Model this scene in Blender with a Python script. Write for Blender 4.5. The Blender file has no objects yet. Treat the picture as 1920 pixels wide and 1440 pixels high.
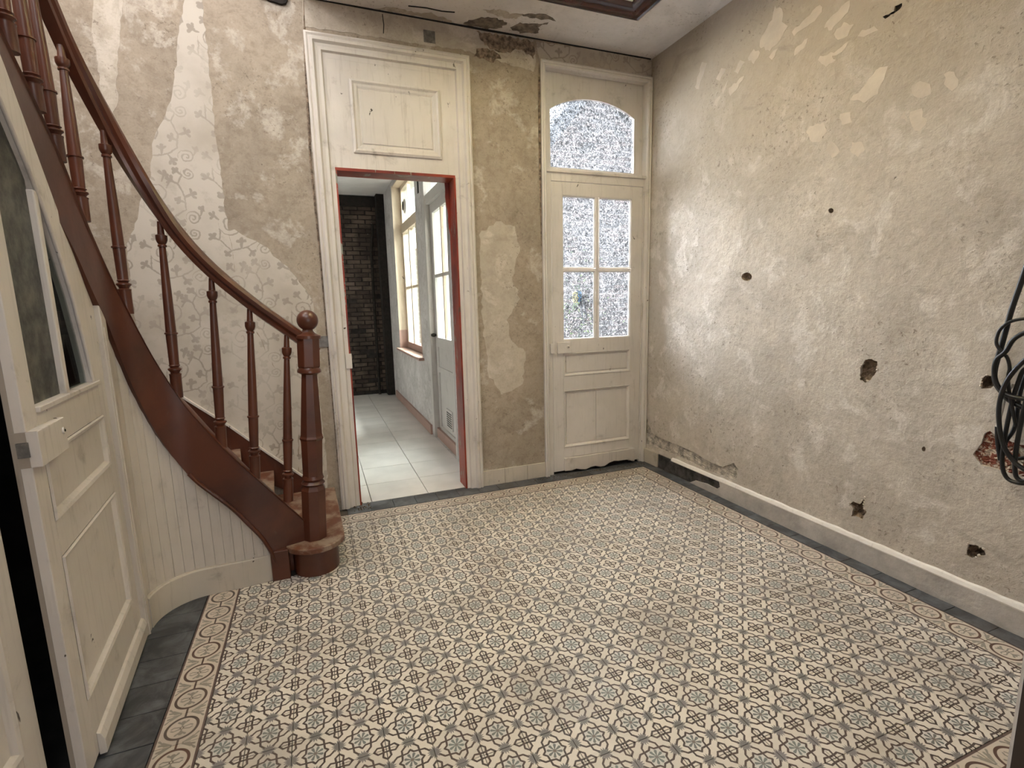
import bpy, bmesh, math, random
from mathutils import Vector, Matrix
from mathutils.geometry import delaunay_2d_cdt
random.seed(7)
SC = bpy.context.scene
COL = SC.collection
R = math.radians

# ---------------------------------------------------------------- camera, sky, exposure
cam_d = bpy.data.cameras.new('camera')
cam = bpy.data.objects.new('camera', cam_d)
COL.objects.link(cam)
cam_d.sensor_width = 36
cam_d.lens = 17.739
cam_d.clip_start = 0.02
cam.matrix_world = Matrix(((0.931858, 0.079229, -0.354068, 0.45643), (-0.362067, 0.140080, -0.921566, -3.27754), (-0.023417, 0.986965, 0.159221, 1.38848), (0, 0, 0, 1)))
SC.camera = cam
SC.view_settings.view_transform = 'Standard'
SC.view_settings.look = 'None'
SC.view_settings.gamma = 1
SC.view_settings.exposure = 0.14
SC.view_settings.use_curve_mapping = False
SC.cycles.max_bounces = 8
SC.cycles.diffuse_bounces = 5
SC.cycles.transparent_max_bounces = 16
SC.cycles.sample_clamp_indirect = 20

world = bpy.data.worlds.new('overcast_sky')
SC.world = world
world.use_nodes = True
bgn = world.node_tree.nodes['Background']
bgn.inputs[0].default_value = (0.93, 0.97, 1.0, 1)
bgn.inputs[1].default_value = 9.0


def area_light(name, loc, target, sx, sy, power, color, portal=False):
    l = bpy.data.lights.new(name, 'AREA')
    l.shape = 'RECTANGLE'
    l.size = sx
    l.size_y = sy
    l.energy = power
    l.color = color
    o = bpy.data.objects.new(name, l)
    COL.objects.link(o)
    o.location = loc
    d = Vector(target) - Vector(loc)
    o.rotation_euler = d.to_track_quat('-Z', 'Y').to_euler()
    if portal:
        l.cycles.is_portal = True
    return o


# real openings: portals only guide sky sampling, area lights are added to boost daylight, some with no window behind them
area_light('portal_door', (2.57, 0.40, 1.65), (2.57, -1, 1.65), 0.66, 1.15, 1, (1, 1, 1), True)
area_light('portal_transom', (2.55, 0.42, 2.62), (2.55, -1, 2.62), 0.78, 0.56, 1, (1, 1, 1), True)
area_light('portal_skylight', (1.7, -1.0, 3.45), (1.7, -1.0, 0), 1.5, 1.5, 1, (1, 1, 1), True)
area_light('portal_kitchen_window', (1.82, 3.1, 1.9), (0, 3.1, 1.9), 1.55, 2.15, 1, (1, 1, 1), True)
area_light('portal_kitchen_door', (1.82, 1.42, 1.9), (0, 1.42, 1.9), 0.85, 1.8, 1, (1, 1, 1), True)
area_light('stairwell_daylight', (-0.35, -0.6, 5.4), (-0.3, -0.4, 0), 0.9, 1.2, 45, (1.0, 0.94, 0.86))
area_light('front_room_fill', (1.2, -5.9, 1.7), (1.5, 0, 1.0), 1.6, 1.9, 44, (1.0, 1.0, 0.99))  # added area light behind the camera; no window stands there
area_light('landing_fill', (-1.08, -1.5, 3.55), (2.6, -0.8, 1.4), 1.3, 1.3, 84, (1.0, 0.99, 0.97))  # added out of view to brighten the right wall; no window there
area_light('courtyard_sky', (2.75, 1.7, 4.3), (2.2, -0.9, 0.2), 1.5, 1.5, 700, (0.92, 0.96, 1.0)).data.spread = R(110)
area_light('courtyard_side_fill', (2.2, 1.7, 2.0), (3.0, -0.7, 1.3), 0.7, 1.7, 260, (0.94, 0.97, 1.0)).data.spread = R(100)  # added lamp outside, lights the right wall through the door panes
area_light('courtyard_sky_beyond', (4.6, 2.5, 3.7), (1.2, 2.4, 0.5), 1.6, 1.6, 950, (1.0, 0.99, 0.97)).data.spread = R(80)
area_light('sky_over_skylight', (1.7, -1.0, 4.6), (1.7, -1.0, 0.0), 1.6, 1.6, 140, (0.97, 0.98, 1.0)).data.spread = R(120)

DATA = {
    'patches': [[[-0.281, 2.971], [-0.33, 2.945], [-0.26, 2.809], [-0.219, 2.837]], [[-0.461, 2.861], [-0.505, 2.837], [-0.456, 2.785], [-0.419, 2.811]], [[-0.62, 2.842], [-0.662, 2.814], [-0.609, 2.767], [-0.575, 2.792]], [[-0.727, 2.859], [-0.775, 2.817], [-0.733, 2.774], [-0.684, 2.827]], [[-0.866, 3.024], [-0.923, 2.965], [-0.92, 2.915], [-0.962, 2.875], [-0.913, 2.825], [-0.847, 2.796], [-0.769, 2.857], [-0.783, 2.905], [-0.85, 2.959]], [[-0.903, 2.788], [-0.865, 2.741], [-0.842, 2.766], [-0.869, 2.787]], [[-1.154, 2.885], [-1.169, 2.845], [-1.102, 2.819], [-1.006, 2.804], [-0.991, 2.831], [-1.075, 2.861]], [[-1.095, 2.754], [-1.074, 2.714], [-1.013, 2.7], [-1.017, 2.734]], [[-1.319, 2.825], [-1.314, 2.774], [-1.233, 2.729], [-1.187, 2.76], [-1.217, 2.793]], [[-1.296, 2.737], [-1.35, 2.703], [-1.323, 2.661], [-1.271, 2.666], [-1.246, 2.705]], [[-1.451, 2.646], [-1.472, 2.619], [-1.406, 2.619], [-1.375, 2.637], [-1.393, 2.656]], [[-1.33, 2.635], [-1.297, 2.599], [-1.244, 2.603], [-1.268, 2.574], [-1.214, 2.563], [-1.164, 2.617], [-1.175, 2.632], [-1.254, 2.613]], [[-1.534, 2.438], [-1.521, 2.383], [-1.498, 2.33], [-1.433, 2.312], [-1.36, 2.352], [-1.435, 2.397], [-1.479, 2.443]], [[-1.68, 2.317], [-1.722, 2.289], [-1.73, 2.246], [-1.695, 2.242], [-1.651, 2.278], [-1.648, 2.309]], [[-1.773, 2.309], [-1.811, 2.303], [-1.831, 2.24], [-1.811, 2.228], [-1.777, 2.268]], [[-1.65, 2.199], [-1.699, 2.199], [-1.722, 2.126], [-1.7, 2.103], [-1.665, 2.135]], [[-1.632, 2.213], [-1.641, 2.159], [-1.609, 2.187]], [[-1.143, 2.297], [-1.225, 2.291], [-1.246, 2.235], [-1.209, 2.196], [-1.148, 2.224], [-1.12, 2.273]], [[-1.387, 2.146], [-1.439, 2.131], [-1.457, 2.089], [-1.425, 2.065], [-1.38, 2.11]], [[-1.279, 2.177], [-1.327, 2.114], [-1.285, 2.096], [-1.248, 2.146]], [[-1.312, 2.302], [-1.365, 2.294], [-1.379, 2.242], [-1.327, 2.245]], [[-0.659, 2.736], [-0.614, 2.684], [-0.55, 2.66], [-0.538, 2.712]], [[-0.527, 2.764], [-0.512, 2.722], [-0.488, 2.695], [-0.477, 2.722]], [[-0.47, 2.695], [-0.438, 2.639], [-0.41, 2.655], [-0.435, 2.689]]],
    'holes': [[[-1.316, 1.826], [-1.315, 1.82], [-1.31, 1.816], [-1.302, 1.815], [-1.295, 1.818], [-1.289, 1.824], [-1.286, 1.831], [-1.287, 1.838], [-1.293, 1.842], [-1.3, 1.842], [-1.308, 1.839], [-1.314, 1.833]], [[-0.8, 1.514], [-0.796, 1.501], [-0.781, 1.492], [-0.759, 1.489], [-0.737, 1.494], [-0.721, 1.504], [-0.714, 1.518], [-0.719, 1.531], [-0.735, 1.54], [-0.756, 1.543], [-0.778, 1.538], [-0.794, 1.527]], [[-1.548, 1.059], [-1.579, 1.067], [-1.608, 1.057], [-1.608, 1.003], [-1.585, 0.962], [-1.558, 0.942], [-1.53, 0.955], [-1.527, 1.015]], [[-2.04, 1.032], [-2.052, 1.045], [-2.074, 1.041], [-2.084, 1.011], [-2.072, 0.992], [-2.04, 0.985], [-2.035, 1.013]], [[-1.552, 0.304], [-1.586, 0.302], [-1.61, 0.349], [-1.603, 0.294], [-1.625, 0.273], [-1.602, 0.22], [-1.573, 0.229], [-1.547, 0.219], [-1.555, 0.261], [-1.536, 0.284]], [[-2.062, 0.298], [-2.09, 0.306], [-2.119, 0.3], [-2.127, 0.279], [-2.104, 0.263], [-2.081, 0.242], [-2.061, 0.248]], [[-1.861, 0.674], [-1.859, 0.665], [-1.853, 0.66], [-1.847, 0.662], [-1.843, 0.67], [-1.845, 0.679], [-1.851, 0.685], [-1.857, 0.683]], [[-1.572, 2.685], [-1.573, 2.672], [-1.565, 2.663], [-1.501, 2.653], [-1.488, 2.668], [-1.539, 2.668], [-1.541, 2.687]], [[-2.039, 0.698], [-2.063, 0.752], [-2.07, 0.8], [-2.086, 0.813], [-2.114, 0.792], [-2.174, 0.785], [-2.265, 0.766], [-2.277, 0.651], [-2.18, 0.653], [-2.113, 0.659], [-2.073, 0.661]], [[0.284, 0.442], [0.229, 0.36], [0.181, 0.268], [0.053, 0.253], [-0.115, 0.25], [-0.329, 0.243], [-0.498, 0.213], [-0.628, 0.212], [-0.727, 0.273], [-0.766, 0.239], [-0.753, 0.159], [-0.555, 0.142], [-0.274, 0.156], [-0.019, 0.163], [0.252, 0.156]]],
    'paper1': [[-0.079, 3.096], [0.008, 3.111], [0.005, 2.751], [0.001, 2.377], [0.007, 2.079], [0.013, 1.858], [0.024, 1.74], [0.02, 1.581], [0.022, 1.452], [0.083, 1.319], [0.204, 0.974], [0.301, 0.61], [0.268, 0.227], [0.092, 0.426], [-0.104, 0.628], [-0.342, 0.843], [-0.512, 1.026], [-0.518, 1.309], [-0.515, 1.523], [-0.512, 1.762], [-0.461, 1.851], [-0.404, 2.028], [-0.347, 2.147], [-0.322, 2.32], [-0.272, 2.424], [-0.205, 2.557], [-0.149, 2.786], [-0.123, 2.927]],
    'paper2': [[0.013, 1.858], [0.048, 1.865], [0.107, 1.82], [0.158, 1.799], [0.222, 1.758], [0.245, 1.71], [0.325, 1.646], [0.369, 1.579], [0.422, 1.495], [0.45, 1.444], [0.459, 1.272], [0.441, 0.957], [0.443, 0.741], [0.458, 0.407], [0.446, 0.123], [0.365, 0.174], [0.268, 0.227], [0.301, 0.61], [0.204, 0.974], [0.083, 1.319], [0.022, 1.452], [0.02, 1.581], [0.024, 1.74]],
    'torn': [[-0.49, 3.127], [-0.359, 3.151], [-0.395, 2.912], [-0.427, 2.748], [-0.45, 2.638], [-0.453, 2.53], [-0.493, 2.444], [-0.526, 2.522], [-0.522, 2.709], [-0.527, 2.891]],
    'strip_top': [[0.543, 3.289], [1.151, 3.23], [1.595, 3.215], [2.043, 3.207], [2.061, 3.071], [2.04, 2.999], [1.589, 3.057], [1.57, 3.068], [0.529, 3.056]],
    'strip_right': [[2.068, 3.2], [3.09, 3.237], [3.025, 3.069], [2.09, 3.072]],
    'whitecol': [[1.596, 1.872], [1.728, 1.968], [1.871, 1.936], [1.91, 1.766], [1.841, 1.573], [1.902, 1.416], [1.791, 1.261], [1.83, 1.1], [1.937, 1.013], [1.909, 0.768], [1.732, 0.7], [1.631, 0.871], [1.603, 1.268], [1.596, 1.649]],
    'low': [[0.202, 0.111], [0.231, 0.208], [0.273, 0.276], [0.355, 0.406], [0.437, 0.502], [0.506, 0.58], [0.568, 0.698], [0.619, 0.812], [0.667, 0.957], [0.719, 1.119], [0.754, 1.247], [0.807, 1.358], [0.882, 1.441]],
    'up': [[0.067, 0.32], [0.203, 0.508], [0.328, 0.679], [0.407, 0.795], [0.463, 0.887], [0.525, 0.994], [0.581, 1.136], [0.628, 1.259], [0.666, 1.376], [0.71, 1.476], [0.771, 1.61], [0.872, 1.728], [1.001, 1.914], [1.147, 2.068], [1.281, 2.197]],
    'rlow': [[0.005, 1.18], [0.133, 1.294], [0.26, 1.413], [0.376, 1.548], [0.467, 1.665], [0.525, 1.778], [0.578, 1.895], [0.637, 2.025], [0.682, 2.127], [0.736, 2.247], [0.798, 2.372], [0.876, 2.495]],
    'rup': [[0.127, 1.358], [0.252, 1.487], [0.331, 1.572], [0.424, 1.689], [0.493, 1.802], [0.554, 1.942], [0.596, 2.054], [0.632, 2.14], [0.681, 2.267], [0.724, 2.386], [0.772, 2.494]],
    'bfoot': [[0.112, 0.419], [0.253, 0.572], [0.382, 0.741], [0.535, 1.011], [0.683, 1.399], [0.851, 1.756], [0.992, 1.939], [1.096, 2.069], [1.216, 2.198]],
    'btop': [[0.083, 1.226], [0.224, 1.362], [0.356, 1.536], [0.516, 1.767], [0.676, 2.108], [0.82, 2.443]],
    'cables': [[[2.985, -2.1881, 1.7042], [2.985, -2.1594, 1.4812], [2.985, -2.1323, 1.3171], [2.985, -2.1174, 1.1918], [2.985, -2.1048, 1.0841], [2.985, -2.1103, 1.0307], [2.985, -2.1349, 0.991], [2.985, -2.1613, 0.9631], [2.985, -2.2092, 0.9398], [2.985, -2.273, 0.9211]], [[2.965, -2.2415, 1.2889], [2.965, -2.1892, 1.284], [2.965, -2.1431, 1.2707], [2.965, -2.1135, 1.2387], [2.965, -2.1065, 1.1921], [2.965, -2.1198, 1.1614], [2.965, -2.1462, 1.1321], [2.965, -2.1587, 1.0915], [2.965, -2.1582, 1.0494], [2.965, -2.1723, 0.9774], [2.965, -2.2019, 0.8663]], [[2.95, -2.2508, 1.2605], [2.95, -2.201, 1.2349], [2.95, -2.1651, 1.2027], [2.95, -2.1459, 1.1538], [2.95, -2.1211, 1.1202], [2.95, -2.1199, 1.0669], [2.95, -2.1387, 1.016], [2.95, -2.175, 0.9856], [2.95, -2.236, 0.9792], [2.95, -2.2898, 0.9684]], [[2.94, -2.2756, 1.2039], [2.94, -2.2227, 1.1447], [2.94, -2.1852, 1.0859], [2.94, -2.1622, 1.0266], [2.94, -2.1531, 0.9551], [2.94, -2.1591, 0.8811], [2.94, -2.1794, 0.7994], [2.94, -2.2116, 0.7433], [2.94, -2.2533, 0.7129], [2.94, -2.3167, 0.6911]], [[2.97, -2.2763, 1.0845], [2.97, -2.207, 1.0966], [2.97, -2.187, 1.0319], [2.97, -2.1761, 0.9351], [2.97, -2.1704, 0.8152], [2.97, -2.1723, 0.7168], [2.97, -2.1881, 0.6619], [2.97, -2.2181, 0.6453], [2.97, -2.2617, 0.6577], [2.97, -2.3162, 0.7176]], [[2.99, -2.2451, 1.1597], [2.99, -2.2062, 1.0951], [2.99, -2.189, 0.9885], [2.99, -2.188, 0.8604], [2.99, -2.1655, 0.7896], [2.99, -2.1782, 0.7489], [2.99, -2.2125, 0.7367], [2.99, -2.2716, 0.7748]], [[2.955, -2.2657, 1.1041], [2.955, -2.2307, 1.0087], [2.955, -2.2196, 0.8924], [2.955, -2.2161, 0.7748], [2.955, -2.2207, 0.7007], [2.955, -2.2323, 0.6675], [2.955, -2.2591, 0.6698], [2.955, -2.3044, 0.7472]], [[3.0, -2.1611, 1.0258], [3.0, -2.1426, 0.9801], [3.0, -2.1354, 0.9026], [3.0, -2.1293, 0.8461], [3.0, -2.1377, 0.7813], [3.0, -2.1536, 0.7117]]],
}


# ---------------------------------------------------------------- material helper
class G:
    def __init__(s, name):
        s.mat = bpy.data.materials.new(name)
        s.mat.use_nodes = True
        s.nt = s.mat.node_tree
        s.nt.nodes.clear()
        s.out = s.nt.nodes.new('ShaderNodeOutputMaterial')

    def n(s, t, **kw):
        nd = s.nt.nodes.new('ShaderNode' + t)
        for k, v in kw.items():
            setattr(nd, k, v)
        return nd

    def put(s, sock, v):
        if isinstance(v, bpy.types.NodeSocket):
            s.nt.links.new(v, sock)
        elif v is not None:
            if isinstance(v, tuple) and len(v) == 3 and sock.type == 'RGBA':
                v = (*v, 1)
            sock.default_value = v

    def m(s, op, a, b=None, c=None, clamp=False):
        nd = s.n('Math', operation=op, use_clamp=clamp)
        for i, v in enumerate((a, b, c)):
            if v is not None:
                s.put(nd.inputs[i], v)
        return nd.outputs[0]

    def v(s, op, a, b=None, scale=None):
        nd = s.n('VectorMath', operation=op)
        s.put(nd.inputs[0], a)
        if b is not None:
            s.put(nd.inputs[1], b)
        if scale is not None:
            s.put(nd.inputs['Scale'], scale)
        return nd.outputs['Value'] if op in ('LENGTH', 'DOT_PRODUCT', 'DISTANCE') else nd.outputs[0]

    def xyz(s, a):
        nd = s.n('SeparateXYZ')
        s.put(nd.inputs[0], a)
        return nd.outputs

    def comb(s, x, y, z=0.0):
        nd = s.n('CombineXYZ')
        for i, q in enumerate((x, y, z)):
            s.put(nd.inputs[i], q)
        return nd.outputs[0]

    def ss(s, x, a, b):
        nd = s.n('MapRange', interpolation_type='SMOOTHSTEP')
        s.put(nd.inputs['Value'], x)
        nd.inputs['From Min'].default_value = a
        nd.inputs['From Max'].default_value = b
        return nd.outputs[0]

    def mix(s, f, a, b, blend='MIX'):
        nd = s.n('Mix', data_type='RGBA', blend_type=blend)
        s.put(nd.inputs[0], f)
        s.put(nd.inputs[6], a)
        s.put(nd.inputs[7], b)
        return nd.outputs[2]

    def noise(s, vec, scale, detail=4, rough=0.55, dist=0.0, col=False):
        nd = s.n('TexNoise')
        s.put(nd.inputs['Vector'], vec)
        nd.inputs['Scale'].default_value = scale
        nd.inputs['Detail'].default_value = detail
        nd.inputs['Roughness'].default_value = rough
        nd.inputs['Distortion'].default_value = dist
        return nd.outputs[1 if col else 0]

    def coord(s, which='Object'):
        return s.n('TexCoord').outputs[which]

    def world(s):
        return s.n('NewGeometry').outputs['Position']

    def rnd(s):
        return s.n('ObjectInfo').outputs['Random']

    def seg(s, p, a, b, r=0.0):
        pa = s.v('SUBTRACT', p, (a[0], a[1], 0))
        bx, by = b[0] - a[0], b[1] - a[1]
        h = s.m('DIVIDE', s.v('DOT_PRODUCT', pa, (bx, by, 0)), bx * bx + by * by, clamp=True)
        q = s.v('SUBTRACT', pa, s.v('SCALE', (bx, by, 0.0), scale=h))
        d = s.v('LENGTH', q)
        if r:
            d = s.m('SUBTRACT', d, s.m('MULTIPLY', h, r))
        return d

    def mn(s, *a):
        o = a[0]
        for q in a[1:]:
            o = s.m('MINIMUM', o, q)
        return o

    def bump(s, h, dist, strength=1.0):
        nd = s.n('Bump')
        s.put(nd.inputs['Height'], h)
        nd.inputs['Distance'].default_value = dist
        nd.inputs['Strength'].default_value = strength
        return nd.outputs[0]

    def done(s, col, rough=0.8, normal=None, spec=0.3, metal=0.0, coat=0.0):
        p = s.n('BsdfPrincipled')
        s.put(p.inputs['Base Color'], col)
        s.put(p.inputs['Roughness'], rough)
        p.inputs['Specular IOR Level'].default_value = spec
        p.inputs['Metallic'].default_value = metal
        p.inputs['Coat Weight'].default_value = coat
        p.inputs['Coat Roughness'].default_value = 0.25
        if normal is not None:
            s.put(p.inputs['Normal'], normal)
        s.nt.links.new(p.outputs[0], s.out.inputs[0])
        return s.mat


def lin(r, g, b, keep=0.58):
    # inter-reflection in the room warms everything: weakly coloured paints are given their greyer own colour
    mx_, mn_ = max(r, g, b), min(r, g, b)
    if mx_ > 0 and (mx_ - mn_) / mx_ < 0.45:
        l_ = (r + g + b) / 3
        r, g, b = (l_ + (c - l_) * keep for c in (r * 1.01, g * 0.990, b))
    f = lambda c: (c / 255 / 12.92) if c / 255 <= 0.04045 else ((c / 255 + 0.055) / 1.055) ** 2.4
    return (f(r), f(g), f(b))


def mat_plain(name, rgb, rough=0.7, var=0.08, scale=8, bump=0.0015, spec=0.3, metal=0.0):
    g = G(name)
    w = g.coord()
    n = g.noise(w, scale, 6, 0.6)
    c = g.mix(g.ss(n, 0.3, 0.7), lin(*[x * (1 - var) for x in rgb]), lin(*[min(255, x * (1 + var)) for x in rgb]))
    return g.done(c, rough, g.bump(g.noise(w, scale * 6, 5), bump), spec, metal)


def mat_paint(name, rgb, dirt=(96, 78, 58), amount=0.5, rough=0.45):
    """old oil paint: brush grain, dirt in patches, small chips"""
    g = G(name)
    w = g.world()
    big = g.noise(w, 1.7, 5, 0.6)
    mid = g.noise(w, 7.0, 6, 0.65, 0.4)
    c = g.mix(g.ss(big, 0.35, 0.7), lin(*rgb), lin(*[x * 0.93 for x in rgb]))
    streak = g.noise(g.v('MULTIPLY', w, (60, 60, 4)), 1.0, 4, 0.6)
    c = g.mix(g.m('MULTIPLY', g.ss(streak, 0.52, 0.75), 0.22 * amount), c, lin(*dirt))
    c = g.mix(g.m('MULTIPLY', g.ss(mid, 0.56, 0.78), 0.55 * amount), c, lin(*dirt))
    chip = g.noise(g.v('MULTIPLY', w, (1, 1, 0.55)), 34, 3, 0.5, 0.6)
    cm = g.m('MULTIPLY', g.ss(chip, 0.70, 0.735), g.ss(g.noise(w, 3.1, 3), 0.5, 0.6))
    c = g.mix(g.m('MULTIPLY', cm, min(1, amount * 1.6)), c, lin(70, 56, 42))
    h = g.m('ADD', g.m('MULTIPLY', streak, 0.5), g.m('SUBTRACT', g.noise(w, 26, 4), g.m('MULTIPLY', cm, 1.5)))
    return g.done(c, rough, g.bump(h, 0.0012), 0.35)


def mat_plaster(name, base, light, dark, pale_lo=0.55, relief=0.004, zshift=None, dark_amt=0.5, grain=0.3):
    g = G(name)
    w = g.world()
    a = g.noise(w, 1.6, 8, 0.62, 0.7)
    b = g.noise(w, 5.5, 8, 0.65, 0.4)
    d = g.noise(w, 24, 6, 0.6)
    c = g.mix(g.ss(a, 0.38, 0.62), lin(*base), lin(*[x * 0.92 for x in base]))
    c = g.mix(g.m('MULTIPLY', g.ss(b, pale_lo, pale_lo + 0.09), 0.6), c, lin(*light))
    e = g.noise(g.v('ADD', w, (7.3, 2.1, 4.4)), 4.2, 8, 0.68, 0.5)
    c = g.mix(g.m('MULTIPLY', g.ss(e, 0.52, 0.74), dark_amt), c, lin(*dark))
    c = g.mix(g.m('MULTIPLY', g.ss(d, 0.42, 0.72), grain), c, lin(*dark))
    f_ = g.noise(w, 90, 4, 0.7)
    c = g.mix(g.m('MULTIPLY', g.ss(f_, 0.45, 0.8), grain), c, lin(*dark))
    c = g.mix(g.m('MULTIPLY', g.ss(g.noise(g.v('ADD', w, (3.1, 9.2, 1.7)), 60, 4, 0.7), 0.6, 0.75), grain), c, lin(*light))
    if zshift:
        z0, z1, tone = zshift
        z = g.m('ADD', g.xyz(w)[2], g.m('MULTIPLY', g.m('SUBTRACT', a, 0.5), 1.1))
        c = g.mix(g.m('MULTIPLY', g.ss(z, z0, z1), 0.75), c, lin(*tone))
    # small pits and pinholes
    vor = g.n('TexVoronoi', feature='F1')
    g.put(vor.inputs['Vector'], g.v('ADD', w, g.v('SCALE', g.noise(w, 8, 3, col=True), scale=0.10)))
    vor.inputs['Scale'].default_value = 7.5
    vor.inputs['Randomness'].default_value = 1
    pit = g.m('MULTIPLY', g.m('SUBTRACT', 1.0, g.ss(vor.outputs[0], 0.012, 0.05)), g.ss(g.noise(w, 2.3, 2), 0.45, 0.55))
    c = g.mix(g.m('MULTIPLY', pit, 0.7), c, lin(88, 70, 52))
    # scuffs: short stretched strokes
    sc = g.noise(g.v('MULTIPLY', w, (30, 30, 11)), 1.0, 5, 0.7, 1.2)
    c = g.mix(g.m('MULTIPLY', g.ss(sc, 0.64, 0.74), 0.5), c, lin(*dark))
    # grime specks and grey smudges
    sp = g.noise(g.v('ADD', w, (5.5, 1.3, 8.8)), 48, 5, 0.75, 0.5)
    area = g.ss(g.noise(g.v('ADD', w, (2.2, 6.1, 0.4)), 2.8, 5, 0.6), 0.42, 0.62)
    c = g.mix(g.m('MULTIPLY', g.m('MULTIPLY', g.ss(sp, 0.56, 0.66), area), 0.75), c, lin(116, 98, 76))
    sm = g.noise(g.v('ADD', g.v('MULTIPLY', w, (1, 1, 1.6)), (9.5, 4.3, 1.8)), 3.3, 9, 0.72, 1.4)
    c = g.mix(g.m('MULTIPLY', g.ss(sm, 0.56, 0.70), 0.34), c, lin(*[x * 0.86 for x in dark]))
    h = g.m('ADD', g.m('MULTIPLY', a, 1.0), g.m('ADD', g.m('MULTIPLY', b, 0.6), g.m('ADD', g.m('MULTIPLY', d, 0.35), g.m('MULTIPLY', sp, 0.22))))
    h = g.m('SUBTRACT', h, g.m('MULTIPLY', pit, 0.5))
    return g.done(c, 0.85, g.bump(h, relief), 0.2)


def tile_finish(g, c, seedmul=1.0):
    w = g.world()
    r = g.rnd()
    c = g.mix(g.m('MULTIPLY', g.ss(g.noise(w, 2.2, 5, 0.6), 0.42, 0.72), 0.34), c, lin(108, 92, 76))
    c = g.mix(g.m('MULTIPLY', g.ss(g.noise(w, 38, 6, 0.7), 0.5, 0.75), 0.16), c, lin(140, 122, 104))
    hs = g.n('HueSaturation')
    g.put(hs.inputs['Value'], g.m('ADD', 0.93, g.m('MULTIPLY', r, 0.13)))
    g.put(hs.inputs['Color'], c)
    rough = g.m('ADD', 0.24, g.m('MULTIPLY', g.noise(w, 9, 5), 0.34))
    return g.done(hs.outputs[0], rough, g.bump(g.noise(w, 60, 4), 0.0004), 0.42)


CREAM = lin(216, 205, 186)


def mat_cement_tile():
    g = G('encaustic_tile')
    uv = g.n('UVMap').outputs[0]
    o = g.xyz(uv)
    jit = g.v('SCALE', g.v('SUBTRACT', g.noise(uv, 14, 2, col=True), (0.5, 0.5, 0.5)), scale=0.012)
    o = g.xyz(g.v('ADD', uv, jit))
    ax = g.m('ABSOLUTE', g.m('SUBTRACT', o[0], 0.5))
    ay = g.m('ABSOLUTE', g.m('SUBTRACT', o[1], 0.5))
    x = g.m('MAXIMUM', ax, ay)
    y = g.m('MINIMUM', ax, ay)
    p = g.comb(x, y)
    lines = g.mn(g.seg(p, (.19, .19), (.202, .065)), g.seg(p, (.202, .065), (.272, .0)),
                 g.seg(p, (.19, .19), (.305, .182)), g.seg(p, (.305, .182), (.40, .09)))
    # corner motif, measured from the corner and folded on its own diagonal
    qx = g.m('SUBTRACT', 0.5, ax)
    qy = g.m('SUBTRACT', 0.5, ay)
    a = g.m('MAXIMUM', qx, qy)
    b = g.m('MINIMUM', qx, qy)
    q = g.comb(a, b)
    lines = g.mn(lines, g.seg(q, (.272, 0), (.19, .09)), g.seg(q, (.19, .09), (.07, .07)), g.seg(q, (.07, .07), (.07, 0)))
    thin = g.mn(g.seg(q, (.12, 0), (.21, 0)), g.m('MULTIPLY', g.seg(q, (.0, 0), (.035, .0)), 1.0))
    # pale star ground
    star = g.m('MAXIMUM', g.m('LESS_THAN', x, 0.2), g.m('LESS_THAN', g.m('ADD', x, g.m('MULTIPLY', y, 1.1)), 0.272))
    star = g.m('MULTIPLY', star, g.m('LESS_THAN', g.m('ADD', x, y), 0.385))
    petal = g.seg(p, (.045, .019), (.135, .056), 0.020)
    r0 = g.v('LENGTH', p)
    # spiky grey star on the edge midpoint
    e = g.v('SUBTRACT', g.comb(x, y), (0.5, 0, 0))
    ex = g.xyz(e)
    ang = g.m('ARCTAN2', ex[1], ex[0])
    spike = g.m('PINGPONG', g.m('MULTIPLY', ang, 16 / (2 * math.pi)), 0.5)
    er = g.m('ADD', 0.094, g.m('MULTIPLY', spike, 0.15))
    gs = g.m('SUBTRACT', g.v('LENGTH', e), er)
    r = g.rnd()
    c = CREAM
    c = g.mix(star, c, lin(203, 200, 190))
    c = g.mix(g.ss(petal, 0.018, 0.008), c, g.mix(r, lin(118, 130, 124), lin(104, 108, 104)))
    c = g.mix(g.ss(r0, 0.045, 0.035), c, g.mix(r, lin(130, 128, 122), lin(120, 98, 88)))
    c = g.mix(g.ss(thin, 0.010, 0.004), c, lin(150, 130, 112))
    c = g.mix(g.ss(lines, 0.0265, 0.0185), c, g.mix(r, lin(92, 66, 56), lin(72, 56, 50)))
    c = g.mix(g.ss(gs, 0.004, -0.004), c, g.mix(r, lin(132, 124, 124), lin(112, 110, 106)))
    return tile_finish(g, c)


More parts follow.
